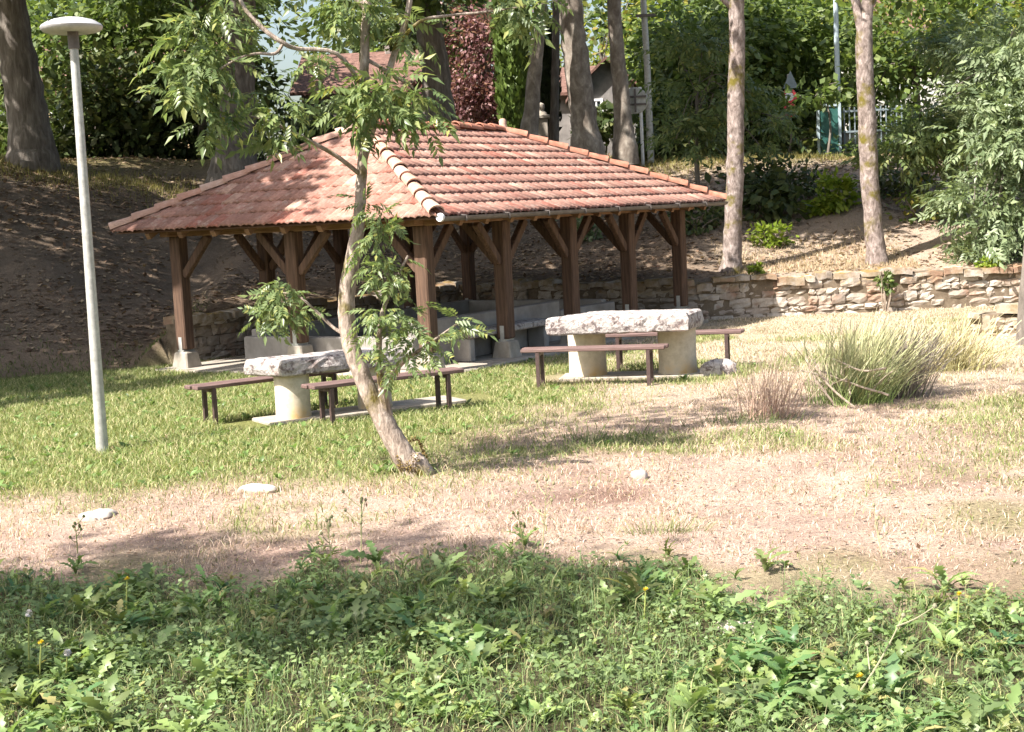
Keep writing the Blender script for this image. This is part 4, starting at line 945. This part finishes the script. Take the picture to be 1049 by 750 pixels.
# greyer withered right side of the shrub
strands('dry_shrub', 'grey withered shrub leaning on the right side of the olive broom', 'shrub', 922, 402, 15.9, 300, .80, (.16, .3), (.14, 0), .011, (.16, .13, .10), (.30, .26, .21), 93, .12, tip=.010)
strands('dry_shrub', 'dead pinkish twiggy plant left of the olive broom shrub', 'shrub', 785, 428, 14.9, 170, .80, (.28, .3), (.02, 0), .008, (.34, .22, .16), (.50, .38, .30), 94, .13)
strands('dry_shrub', 'pale yellow dry shrub between the olive broom and the right edge', 'shrub', 975, 385, 18.0, 480, .75, (.42, .45), (.02, 0), .010, (.28, .25, .10), (.50, .45, .26), 95, .22, tip=.006)
strands('dry_shrub', 'thin yellow dry tuft behind the tops of the olive broom', 'shrub', 905, 362, 20.0, 380, .65, (.5, .5), (.1, 0), .010, (.32, .28, .14), (.54, .48, .32), 96, .3)
strands('grass_tuft', 'dark green grass tuft in the shade at the foot of the dead pink plant', 'plant', 765, 440, 14.6, 240, .20, (.8, .8), (0, 0), .010, (.06, .085, .03), (.12, .15, .05), 97, .25, mat='blade')
strands('grass_tuft', 'dark green weed patch in the tree shade right of the leaning trunk', 'plant', 612, 450, 14.0, 420, .17, (.9, .9), (0, 0), .012, (.07, .10, .03), (.15, .18, .07), 98, .30, mat='blade')
strands('grass_tuft', 'grass tuft in bare soil above the weeds right of centre', 'plant', 680, 552, 9.9, 200, .17, (.6, .6), (0, 0), .006, (.10, .13, .04), (.26, .27, .12), 99, .07, mat='blade')
# slim dark trunk at the right edge
p = at(1047, 352, 20.5)
tree('young_tree', 'thin dark trunk cut by the right edge beside the mossy wall stub', 'tree', [(p[0], p[1], g1(p[0], p[1]), .075), (p[0] + .05, p[1], .8, .065), (p[0] + .22, p[1], 2.2, .05), (p[0] + .7, p[1], 4.5, .03)], [((p[0] + 1.5, p[1], 5.5), (.9, .9, .7))], 500, .2, MT['plane_leaf'], MT['grey_bark'], seed=77)

# ------------------------------------------------------------------ grass and weeds (uncountable)
def in_view(x, y, pad=.4): return np.abs(x - 0.0) < .37 * y + pad
def blades(name, n, ylo, yhi, keep, hgt, wid, colf, seed, tilt=.5):
    rg = np.random.default_rng(seed); y = np.sqrt(rg.uniform(ylo ** 2, yhi ** 2, n)); x = rg.uniform(-1, 1, n) * (.37 * y + 2.0)
    k = keep(x, y, rg); x, y = x[k], y[k]; n = len(x); z = gz(x, y)
    h = hgt(x, y) * rg.uniform(.45, 1.35, n); w_ = wid * rg.uniform(.7, 1.3, n) * (1 + (y - 12) * .03)
    a_ = rg.uniform(0, 6.28, n); tl = np.abs(rg.normal(0, tilt, n)); d = np.stack([np.cos(a_) * np.sin(tl), np.sin(a_) * np.sin(tl), np.cos(tl)], 1); yaw = rg.uniform(0, 6.28, n); s = np.stack([np.cos(yaw), np.sin(yaw), 0 * yaw], 1) * (w_ / 2)[:, None]
    B = np.stack([x, y, z - .005], 1); Mi = B + d * (h * .55)[:, None]; Tp = B + d * h[:, None] + np.stack([np.cos(a_), np.sin(a_), -.3 + 0 * a_], 1) * (h * .35)[:, None]
    V = np.stack([B - s, B + s, Mi + s * .8, Mi - s * .8, Tp], 1).reshape(-1, 3); i = np.arange(n) * 5
    c = np.repeat(colf(x, y, rg), 5, 0)
    return np_obj(name, V, np.stack([i, i + 1, i + 2, i + 3], 1), MT['blade'], tris=np.stack([i + 3, i + 2, i + 4], 1), col=np.clip(c, .005, .9))
def notbuilt(x, y):
    dx, dy = x + 1.14, y - 20.3; u = dx * .545 + dy * .838; v_ = -dx * .838 + dy * .545
    inb = (u > -.36) & (u < CL + .36) & (v_ > -.36) & (v_ < CW + .36); yl = np.interp(x, PL[:, 0], PL[:, 1])
    return (~inb) & (y < yl - .3)
pads = [((-2.85, 16.30), (-.70, 17.5), .46), ((.65, 19.20), (2.5, 18.85), .43)]
def nopad(x, y):
    ok = np.ones(len(x), bool)
    for a, b_, r_ in pads:
        a, b_ = np.array(a), np.array(b_); ab = b_ - a; tt = np.clip(((x - a[0]) * ab[0] + (y - a[1]) * ab[1]) / (ab @ ab), 0, 1); ok &= np.hypot(x - a[0] - tt * ab[0], y - a[1] - tt * ab[1]) > r_
    return ok
def lawn_col(x, y, rg):
    n = len(x); c = np.array([.185, .225, .075]) + rg.normal(0, 1, (n, 1)) * np.array([.030, .028, .010]); ys = rg.random(n)[:, None]
    return np.where(ys > .76, np.array([.42, .38, .21]), c)
def straw_col(x, y, rg):
    n = len(x); v_ = rg.normal(.96, .28, (n, 1)); c = np.where(rg.random((n, 1)) > .5, np.array([.45, .325, .265]), np.array([.50, .40, .325])) * v_
    g_ = (rg.random(n) < .06 + .5 * greenness(x, y))[:, None]; fr_ = sig((y - 16.5) / 1.5)[:, None] * sig((x - .5))[:, None]
    c = c * (1 - fr_) + np.array([.46, .38, .29]) * v_ * fr_
    return np.where(g_, np.array([.20, .22, .075]) * v_, c)
tag(blades('lawn_grass', 440000, 10.5, 24.5, lambda x, y, rg: (rg.random(len(x)) < greenness(x, y)) & notbuilt(x, y) & nopad(x, y), lambda x, y: .055 + .045 * fbm(x, y, .8, 41), .0075, lawn_col, 301), 'short green lawn grass around the left table and lamp', 'grass', kind='stuff')
tag(blades('dry_grass', 640000, 8.3, 27.4, lambda x, y, rg: (rg.random(len(x)) > greenness(x, y)) & (rg.random(len(x)) < .38 + 1.7 * np.clip(fbm(x, y, .8, 48) - .28, 0, 1)) & notbuilt(x, y) & nopad(x, y) & (y > weed_edge(x) - .5), lambda x, y: .022 + .14 * np.clip(fbm(x, y, .45, 42) - .30, 0, 1) ** 1.3, .0065, straw_col, 302, .85), 'dry straw coloured grass over the bare sunlit ground', 'dry grass', kind='stuff')
def weed_keep(x, y, rg): return y < weed_edge(x) + rg.normal(0, .12, len(x))
def weed_col(x, y, rg):
    n = len(x); v_ = rg.normal(1, .22, (n, 1)); c = np.array([.125, .18, .066]) * v_; return np.where(rg.random((n, 1)) > .78, np.array([.30, .29, .14]) * v_, c)
tag(blades('weed_grass', 74000, 5.3, 10.6, weed_keep, lambda x, y: .06 + .13 * fbm(x, y, .6, 43), .006, weed_col, 303, .5), 'longer grass between the broad leaved weeds of the foreground', 'grass', kind='stuff')

# toothed dandelion leaf and broad dock leaf, unit length, arching
def strip_leaf(ws, arch):
    m_ = len(ws); V = []; 
    for i, w_ in enumerate(ws):
        tt = i / (m_ - 1); z = arch * (tt * 1.5 - tt * tt * 1.9); V += [(tt * .92, w_, z + .05 * w_ * 4), (tt * .95, 0, z - .012), (tt * .92, -w_, z + .05 * w_ * 4)]
    Q = []
    for i in range(m_ - 1):
        a = i * 3; Q += [(a, a + 1, a + 4, a + 3), (a + 1, a + 2, a + 5, a + 4)]
    return np.array(V), Q
DAND = strip_leaf([.02, .03, .075, .03, .10, .04, .13, .05, .14, .07, .12, .06, .005], .42)
DOCK = strip_leaf([.015, .02, .05, .085, .10, .095, .085, .05, .004], .45)
PLAN = strip_leaf([.03, .05, .11, .17, .18, .14, .07, .004], .30)
rg = np.random.default_rng(310); VV = []; QQ = []; CC = []; nV = 0
def add_set(T, P, Rm, S, colr):
    global nV
    V, Q = scatter(T[0], T[1], P, Rm, S); VV.append(V); QQ.append(Q + nV); nV += len(V); CC.append(np.repeat(np.maximum(colr, .035), len(T[0]), 0))
def rosettes(n, T, lo, hi, nl, c, ylo=5.4, yhi=10.4, dens=None, elev=(.15, .9)):
    y = np.sqrt(rg.uniform(ylo ** 2, yhi ** 2, n)); x = rg.uniform(-1, 1, n) * (.37 * y + 2.0)
    k = (y < weed_edge(x) + rg.normal(0, .30, n));
    if dens is not None: k &= rg.random(n) < dens(x, y)
    x, y = x[k], y[k]; n = len(x); z = gz(x, y); L = rg.uniform(lo, hi, n) * (.35 + 1.35 * fbm(x, y, .7, 44)); dead = (rg.random((n, 1)) < .02); base = np.array(c) * rg.normal(1, .2, (n, 1)) + rg.normal(0, 1, (n, 1)) * np.array([.020, .010, .001])
    base = np.where(dead, np.array([.20, .18, .09]), base)
    for q in range(nl):
        a_ = q * 2.4 + rg.uniform(-.5, .5, n); el = rg.uniform(*elev, n); d = np.stack([np.cos(a_) * np.cos(el), np.sin(a_) * np.cos(el), np.sin(el)], 1)
        Rm = frames(d, rg, 2.2); add_set(T, np.stack([x, y, z + .005], 1), Rm, L * rg.uniform(.5, 1.2, n), np.where(rg.random((n, 1)) < .025, np.array([.24, .22, .10]), base) * rg.normal(1, .14, (n, 1)))
bare = lambda x, y: np.where(fbm(x, y, .75, 49) > .44, 1, .12)
rosettes(2000, DAND, .09, .18, 10, (.115, .168, .062), dens=bare, elev=(.3, 1.25))
rosettes(100, DAND, .17, .24, 9, (.13, .18, .075), elev=(.3, 1.2))
rosettes(480, DOCK, .09, .19, 7, (.115, .165, .06), dens=bare, elev=(.3, 1.2))
rosettes(1250, PLAN, .05, .10, 7, (.125, .18, .072), dens=bare)
rosettes(3900, PLAN, .028, .060, 6, (.14, .19, .085), elev=(.2, 1.2))
rosettes(2200, DAND, .05, .10, 7, (.16, .21, .08), elev=(.4, 1.2))
rosettes(230, DAND, .10, .18, 7, (.13, .18, .065), 9.0, 15.5, dens=lambda x, y: np.ones(len(x)))
# clover and small leaflets
n = 40000; y = np.sqrt(rg.uniform(5.4 ** 2, 10.2 ** 2, n)); x = rg.uniform(-1, 1, n) * (.37 * y + 2.0); k = (y < weed_edge(x)) & (rg.random(n) < .22 + .9 * (fbm(x, y, .7, 45) > .50)); x, y = x[k], y[k]; n = len(x)
z = gz(x, y) + rg.uniform(.02, .13, n) * (.6 + fbm(x, y, .6, 46)); d = rg.normal(0, 1, (n, 3)); d[:, 2] *= .35
CLV = (np.array([(0, 0, 0), (.6, .42, .06), (1, 0, 0), (.6, -.42, .06)]), [(0, 3, 2, 1)])
add_set(CLV, np.stack([x, y, z], 1), frames(d, rg, 2.0), rg.uniform(.018, .045, n), np.array([.125, .175, .078]) * rg.normal(1, .22, (n, 1)))
w_o = np_obj('weed_cover', np.concatenate(VV), np.concatenate(QQ), MT['weed'], col=np.clip(np.concatenate(CC) * np.array([1.22, 1.20, 1.10]), .01, .6))
tag(w_o, 'dense mat of dandelion, dock and clover leaves across the foreground', 'weeds', kind='stuff')
# lawn rosettes
VV, QQ, CC, nV = [], [], [], 0
n = 900; y = rg.uniform(12.6, 22, n); x = rg.uniform(-1, 1, n) * (.37 * y + 2.0); k = (greenness(x, y) > .5) & notbuilt(x, y) & nopad(x, y); x, y = x[k], y[k]; n = len(x)
for q in range(6):
    a_ = q * 1.05 + rg.uniform(-.4, .4, n); el = rg.uniform(.2, 1.0, n); d = np.stack([np.cos(a_) * np.cos(el), np.sin(a_) * np.cos(el), np.sin(el)], 1)
    add_set(PLAN, np.stack([x, y, gz(x, y)], 1), frames(d, rg, 2.0), rg.uniform(.07, .13, n), np.array([.13, .20, .06]) * rg.normal(1, .18, (n, 1)))
tag(np_obj('lawn_weeds', np.concatenate(VV), np.concatenate(QQ), MT['weed'], col=np.clip(np.concatenate(CC), .01, .6)), 'small broad leaved weeds scattered through the left lawn', 'weeds', kind='stuff')
# fallen leaves on the bank and around
n = 70000; x = rg.uniform(-14, 11.5, n); y = rg.uniform(22, 41, n); yl = np.interp(x, PL[:, 0], PL[:, 1]); k = (y > yl + .3) & (fbm(x, y, 1.5, 47) > rg.uniform(.2, .65, n)); x, y = x[k], y[k]; n = len(x)
d = rg.normal(0, 1, (n, 3)); d[:, 2] *= .25
V, Q = scatter(DIAMOND[0], DIAMOND[1], np.stack([x, y, gz(x, y) + .02], 1), frames(d, rg, 2.5), rg.uniform(.06, .15, n))
tag(np_obj('fallen_leaves', V, Q, MT['litter']), 'brown fallen leaves littering the bank behind the wash house', 'fallen leaves', kind='stuff')
n = 2500; y = rg.uniform(8.8, 15.5, n); x = rg.uniform(-1, 1, n) * (.37 * y); d = rg.normal(0, 1, (n, 3)); d[:, 2] *= .2
V, Q = scatter(DIAMOND[0], DIAMOND[1], np.stack([x, y, gz(x, y) + .025], 1), frames(d, rg, 2.5), rg.uniform(.025, .05, n))
tag(np_obj('dead_leaves', V, Q, MT['litter']), 'small dead leaves scattered on the dry ground by the weeds', 'fallen leaves', kind='stuff')
# grass fringe on the top of the bank and on the wall
def fringe(name, n, f, lab, h, c, seed):
    rg = np.random.default_rng(seed); x, y = f(rg, n); z = gz(x, y); hh = h * rg.uniform(.4, 1.3, n); a_ = rg.uniform(0, 6.28, n); s = np.stack([np.cos(a_), np.sin(a_), 0 * a_], 1) * .010
    B = np.stack([x, y, z - .01], 1); T = B + np.stack([rg.normal(0, .35, n) * hh, rg.normal(0, .35, n) * hh, hh], 1); V = np.stack([B - s, B + s, T], 1).reshape(-1, 3)
    o = np_obj(name, V, np.arange(3 * n).reshape(-1, 3), MT['blade'], col=np.repeat(np.clip(np.array(c) * rg.normal(1, .25, (n, 1)), .01, .8), 3, 0)); tag(o, lab, 'grass', kind='stuff')
def f_bank(rg, n):
    x = rg.uniform(-13, 9, n); yl = np.interp(x, PL[:, 0], PL[:, 1]); return x, yl + np.where(x < -2, 12.0, 11.0) + rg.normal(0, .8, n)
fringe('bank_grass', 14000, f_bank, 'yellowish grass fringe along the top of the bank', .16, (.19, .17, .055), 321)
def f_foot(rg, n):
    x = rg.uniform(-11, -5.2, n); return x, np.interp(x, PL[:, 0], PL[:, 1]) - .2 + rg.normal(0, 1.0, n) - .4
fringe('shade_grass', 9000, f_foot, 'dark grass at the foot of the bank left of the wash house', .07, (.10, .12, .04), 322)
def f_rb(rg, n):
    x = rg.uniform(4.2, 8, n); return x, 28.1 + np.abs(rg.normal(0, 1.3, n))
fringe('bank_straw', 5000, f_rb, 'pale straw on the sunny bank above the wall', .09, (.42, .33, .22), 323)

# ------------------------------------------------------------------ dandelions and tall dry stalks
def flower(px, py, Yd, h, kind, lab):
    p = at(px, py, Yd); r_ = empty('dandelion', (p[0], p[1], g1(p[0], p[1])), 0, lab, 'flower')
    mb = MB(); pth, rad = smooth_path([(0, 0, 0), (.01, 0, h * .5), (.02, .01, h)], [.005, .0045, .004], 4); mb.tube(pth, rad, 6); mb.build('stem', simple_mat('flower_stem', (.18, .22, .06), (.30, .32, .10), 9, .6, 0), r_)
    mb = MB(); rgf = np.random.default_rng(int(px)); V = []; F_ = []
    for k in range(60 if kind == 'y' else 90):
        u = rgf.normal(0, 1, 3); u[2] = abs(u[2]) * .6 if kind == 'y' else u[2]; u /= np.linalg.norm(u); s = np.cross(u, (0.3, .2, .9)); s /= np.linalg.norm(s); c = np.array([.02, .01, h + .004]); L_ = .017 if kind == 'y' else .020
        n0 = len(V); V += [c, c + u * L_ + s * .004, c + u * L_ - s * .004]; F_.append((n0, n0 + 1, n0 + 2))
    mb.add(V, F_); mb.build('flower_head', MT['petal_y'] if kind == 'y' else MT['petal_w'], r_)
MT['petal_y'] = simple_mat('yellow_petal', (.60, .46, .03), (.72, .58, .05), 9, .6, 0); MT['petal_w'] = simple_mat('seed_down', (.62, .58, .55), (.75, .72, .70), 9, .8, 0)
flower(30, 690, 7.3, .33, 'w', 'tallest dandelion stem with pale closed head at the lower left')
flower(40, 690, 7.2, .20, 'y', 'yellow dandelion just right of the tall pale headed stem')
flower(67, 700, 7.1, .17, 'w', 'white dandelion clock at the lower left')
flower(130, 640, 8.4, .22, 'y', 'small yellow flower in the shaded weeds at the left')
flower(980, 668, 7.2, .22, 'y', 'yellow flower standing in the weeds at the lower right')
flower(878, 745, 6.2, .16, 'y', 'yellow flower at the bottom of the weeds right of centre')
flower(660, 660, 7.6, .20, 'y', 'single yellow flower in the middle of the weeds')
def stalk(px, py, Yd, h, lean, lab, colr, seed, nb=6):
    rgs = np.random.default_rng(seed); p = at(px, py, Yd); r_ = empty('weed_stalk', (p[0], p[1], g1(p[0], p[1])), 0, lab, 'weed stalk'); mb = MB(); tops = []
    T = np.array([lean, 0, h]); pth, rad = smooth_path([(0, 0, -.02), T * .5 + np.array([lean * .1, .01, 0]), T], [.0045, .004, .002], 5); mb.tube(pth, rad, 5); tops.append(T)
    for k in range(nb):
        tt = rgs.uniform(.35, .95); st = T * tt; e = st + np.array([rgs.normal(0, .10), rgs.normal(0, .08), rgs.uniform(.05, .16)]) * (h / .6); q, r2 = smooth_path([st, (st + e) / 2 + np.array([0, 0, -.01]), e], [.004, .003, .002], 3); mb.tube(q, r2, 4, 0, False); tops.append(e)
    mb.build('stem', simple_mat('stalk_skin', tuple(c * .8 for c in colr), colr, 9, .8, 0), r_)
    sm = simple_mat('seed_head_skin', tuple(c * .5 for c in colr), tuple(c * .8 for c in colr), 9, .9, 0)
    for e in tops: mb = MB(); mb.lathe([(0, -.012), (.009, -.006), (.011, .002), (.006, .012), (0, .014)], e, 7); mb.build('seed_head', sm, r_)
stalk(370, 590, 9.4, .42, .03, 'branched green stalk standing above the weed edge left of centre', (.30, .30, .15), 401)
stalk(342, 598, 9.2, .34, -.02, 'slimmer stalk left of the branched green stalk', (.30, .30, .15), 402)
stalk(556, 575, 9.6, .46, .05, 'pale branched stalk in the dry ground at the centre', (.32, .30, .16), 403)
stalk(540, 590, 9.3, .30, -.04, 'short forked stalk below the pale branched stalk', (.24, .24, .10), 404)
stalk(868, 742, 6.3, .40, .26, 'bare whitish stalk bending right at the lower right', (.33, .31, .20), 405, 3)
stalk(80, 575, 10.2, .22, .0, 'small leafy stalk at the weed edge on the left', (.14, .17, .06), 406)
stalk(905, 590, 8.9, .34, -.05, 'pale dry stalk at the weed edge on the right', (.40, .36, .22), 407)

# ------------------------------------------------------------------ houses and street things beyond the bank
def house(name, label, px0, px1, pyb, py_eave, py_ridge, Y_, depth, wallm, wins, gable=False, rz=0.0, chim=None):
    a, b_ = at(px0, pyb, Y_), at(px1, pyb, Y_); W = b_[0] - a[0]; cx = (a[0] + b_[0]) / 2; z0_ = g1(cx, Y_) - .3; ez = at((px0 + px1) / 2, py_eave, Y_)[2] - z0_; rz_ = at((px0 + px1) / 2, py_ridge, Y_ + (0 if gable else depth / 2))[2] - z0_
    r_ = empty(name, (cx, Y_, z0_), rz, label, 'house'); mb = MB(); hw = W / 2
    if gable:
        mb.add([(-hw, 0, 0), (hw, 0, 0), (hw, 0, ez), (0, 0, rz_), (-hw, 0, ez), (-hw, depth, 0), (hw, depth, 0), (hw, depth, ez), (0, depth, rz_), (-hw, depth, ez)], [(0, 1, 2, 3, 4), (9, 8, 7, 6, 5), (1, 6, 7, 2), (5, 0, 4, 9)])
    else: mb.box((0, depth / 2, ez / 2), (W, depth, ez))
    mb.build('wall', wallm, r_)
    mb = MB(); o = .3; th_ = .10
    if gable:
        sl = (rz_ - ez) / hw
        for s_ in (-1, 1): mb.add([(s_ * (hw + o), -o, ez - sl * o + .02), (s_ * (hw + o), depth + o, ez - sl * o + .02), (0, depth + o, rz_ + .02), (0, -o, rz_ + .02), (s_ * (hw + o), -o, ez - sl * o + .02 + th_), (s_ * (hw + o), depth + o, ez - sl * o + .02 + th_), (0, depth + o, rz_ + .02 + th_), (0, -o, rz_ + .02 + th_)], [(0, 1, 2, 3), (7, 6, 5, 4), (0, 3, 7, 4), (0, 4, 5, 1), (1, 5, 6, 2)])
    else:
        sl = (rz_ - ez) / (depth / 2); d2 = depth / 2
        for s_ in (0, 1):
            ye = -o if s_ == 0 else depth + o; mb.add([(-hw - o, ye, ez - sl * o + .02), (hw + o, ye, ez - sl * o + .02), (hw + o, d2, rz_ + .02), (-hw - o, d2, rz_ + .02), (-hw - o, ye, ez - sl * o + .02 + th_), (hw + o, ye, ez - sl * o + .02 + th_), (hw + o, d2, rz_ + .02 + th_), (-hw - o, d2, rz_ + .02 + th_)], [(0, 1, 2, 3), (7, 6, 5, 4), (0, 4, 5, 1), (1, 5, 6, 2), (3, 7, 4, 0)])
        for s_ in (-1, 1): mb.add([(s_ * hw, .0, ez), (s_ * hw, depth, ez), (s_ * hw, d2, rz_)], [(0, 1, 2)])
    rf = mb.build('roof', MT['far_tile'], r_)
    if chim: mb = MB(); mb.box((chim, depth / 2, rz_ + .3), (.5, .5, 1.1), 0, 1, .02); mb.box((chim, depth / 2, rz_ + .88), (.6, .6, .1)); mb.build('chimney', MT['house_stone'], rf)
    for (wx, wz, ww, wh) in wins:
        mb = MB()
        for s_ in (-1, 1):
            mb.box((wx + s_ * ww / 2, -.03, wz), (.08, .08, wh + .08)); mb.box((wx, -.03, wz + s_ * wh / 2), (ww - .08, .078, .08))
        mb.box((wx, -.025, wz), (.05, .06, wh - .08)); fr_ = mb.build('window', MT['white_metal'], r_)
        mb = MB(); mb.box((wx, -.004, wz), (ww - .08, .02, wh - .08)); mb.build('pane', MT['glass'], fr_)
house('village_house', 'ochre walled house with red tile roof glimpsed through leaves at the left', 40, 215, 165, 88, 28, 52, 7, MT['ochre'], [(-2.0, 2.3, .8, 1.1), (1.0, 2.3, .8, 1.1)])
house('village_house', 'old stone house with brown tile roof and chimney above the wash house', 312, 425, 150, 92, 58, 44, 6, MT['house_stone'], [], chim=.95)
house('village_house', 'stone shed whose gable slopes down beside the purple tree', 398, 494, 150, 112, 74, 43, 4, MT['house_stone'], [], gable=True)
house('village_house', 'small house with red tile roof and grey gable between the plane trunks', 562, 612, 150, 95, 72, 50, 5, MT['plaster'], [])
house('village_house', 'grey gabled house front with a pale blue window between plane trunks', 596, 652, 150, 88, 62, 46.5, 5, MT['plaster'], [(-.35, 2.1, .34, .40)], gable=True)
house('village_house', 'white house with tall window behind trees at the right', 895, 985, 160, 30, -10, 52, 6, MT['white_wall'], [(-.6, 3.6, .9, 1.5)])
# tall metal pole with cross arm, sign posts, gate, pillar
p = at(667, 168, 39.3); zt = at(664, -30, 39.3)[2]; r_ = empty('utility_pole', (p[0], p[1], g1(p[0], p[1])), 0, 'tall thin metal pole with a cross arm near the top', 'utility pole')
zb = g1(p[0], p[1]); hh = zt - zb
mb = MB(); mb.tube([(0, 0, -.3), (0, 0, hh * .5), (-.05, 0, hh)], [.10, .09, .08], 10); mb.build('pole', MT['metal'], r_, True)
zc = at(666, 16, 39.3)[2] - zb; mb = MB(); mb.bar((-.26, -.08, zc), (.26, -.08, zc), .07, .07); mb.build('cross_arm', MT['dark_metal'], r_)
p = at(658, 150, 38.9); zb = g1(p[0], p[1]); zc = at(657, 103, 38.9)[2] - zb; r_ = empty('road_sign', (p[0], p[1], zb), 0, 'round grey sign seen from behind on a white post', 'road sign')
mb = MB(); mb.tube([(0, 0, -.2), (0, 0, zc + .35)], [.045, .045], 10); mb.build('sign_post', MT['white_metal'], r_, True)
mb = MB(); mb.lathe([(0, -.01), (.33, -.01), (.345, 0), (.33, .015), (0, .015)], (0, 0, 0), 28); q = mb.build('sign_disc', MT['metal'], r_, True); q.location = (-.15, -.07, zc); q.rotation_euler = (math.pi / 2, 0, 0)
mb = MB(); mb.box((-.15, -.10, zc + .1), (.58, .03, .05)); mb.box((-.15, -.10, zc - .1), (.58, .03, .05)); mb.box((-.15, -.125, zc), (.05, .03, .6)); mb.build('sign_rail', MT['dark_metal'], r_)
p = at(812, 170, 40.6); zb = g1(p[0], p[1]); zf = lambda py: at(808, py, 40.6)[2] - zb
r_ = empty('road_sign', (p[0], p[1], zb), 0, 'post with a triangular sign above red ringed round signs', 'road sign')
mb = MB(); mb.tube([(0, 0, -.2), (-.05, 0, zf(76))], [.035, .035], 10); mb.build('sign_post', MT['metal'], r_, True)
for py_, rr in ((99, .20), (113, .19)):
    mb = MB(); mb.lathe([(.6 * rr, 0), (rr, 0), (rr * 1.03, .012), (rr, .024), (.6 * rr, .024)], (0, 0, 0), 24); q = mb.build('sign_ring', MT['red_paint'], r_, True); q.location = (-.05, -.05, zf(py_)); q.rotation_euler = (math.pi / 2, 0, 0)
    mb = MB(); mb.lathe([(0, 0), (.62 * rr, 0), (.62 * rr, .018), (0, .018)], (0, 0, 0), 24); q2 = mb.build('sign_face', MT['white_metal'], q, True)
mb = MB(); s_ = .21; zc = zf(83)
mb.add([(-s_, -.06, zc - .2), (s_, -.06, zc - .2), (0, -.06, zc + .27), (-s_, -.04, zc - .2), (s_, -.04, zc - .2), (0, -.04, zc + .27)], [(0, 1, 2), (5, 4, 3), (0, 3, 4, 1), (1, 4, 5, 2), (2, 5, 3, 0)]); mb.build('sign_triangle', MT['rail_grey'], r_)
# green gate and railing
a = at(839, 163, 39.5); b_ = at(861, 163, 39.5); zb = g1(a[0], 39.5); ht = at(839, 107, 39.5)[2] - zb; W = b_[0] - a[0]
zl = at(850, 161, 39.5)[2] - zb
r_ = empty('park_gate', (a[0], 39.5, zb), 0, 'dark green sheet metal gate in a blue grey frame', 'gate'); mb = MB()
for xx_ in (0, W): mb.bar((xx_, 0, -.2), (xx_, 0, ht), .07, .07)
mb.bar((.035, 0, ht - .035), (W - .035, 0, ht - .035), .068, .068); mb.bar((.035, 0, zl), (W - .035, 0, zl), .068, .068); mb.build('gate_frame', MT['blue_grey'], r_)
mb = MB(); mb.box((W / 2, .01, (ht + zl) / 2), (W - .08, .03, ht - zl - .08)); mb.build('gate_panel', MT['gate_green'], r_)
r_ = empty('railing', (b_[0] + .12, 39.6, zb), 0, 'blue grey bar railing right of the green gate', 'railing'); mb = MB(); hz1, hz0 = at(870, 114, 39.6)[2] - zb, at(870, 135, 39.6)[2] - zb
mb.bar((0, 0, hz1), (1.6, 0, hz1), .05, .05); mb.bar((0, 0, hz0), (1.6, 0, hz0), .05, .05)
for k in range(12): mb.bar((.03 + k * .14, 0, -.2), (.03 + k * .14, 0, hz1 + .1), .028, .028)
mb.build('rail_bars', MT['rail_grey'], r_)
mb = MB(); mb.box((.8, .15, hz0 / 2), (1.6, .2, hz0)); mb.build('plinth', MT['plaster'], r_)
p = at(860, 160, 40.2); zb = g1(p[0], p[1]); zt = at(855, -40, 40.2)[2] - zb; xt = at(855, -40, 40.2)[0] - p[0]
r_ = empty('lamp_mast', (p[0], p[1], zb), 0, 'slim blue grey mast rising behind the green gate', 'mast'); mb = MB(); mb.tube([(0, 0, -.2), (xt * .5, 0, zt * .5), (xt, 0, zt)], [.085, .07, .06], 12); mb.build('mast_tube', MT['blue_grey'], r_, True)
p = at(556, 148, 39.0); zb = g1(p[0], p[1]); z1_ = at(556, 122, 39)[2] - zb
r_ = empty('gate_pillar', (p[0], p[1], zb), 0, 'pale stone gate pillar with a moulded cap before the dark cypress', 'pillar')
mb = MB(); mb.box((0, 0, z1_ / 2 - .1), (.32, .32, z1_ + .2), 0, 1, .02); mb.build('shaft', MT['pale_concrete'], r_)
mb = MB(); mb.box((0, 0, z1_ + .05), (.44, .44, .10), 0, 1, .02); mb.lathe([(.16, .10), (.14, .16), (.07, .22), (.10, .30), (.09, .38), (0, .44)], (0, 0, z1_), 12); mb.build('cap', MT['pale_concrete'], r_, True)
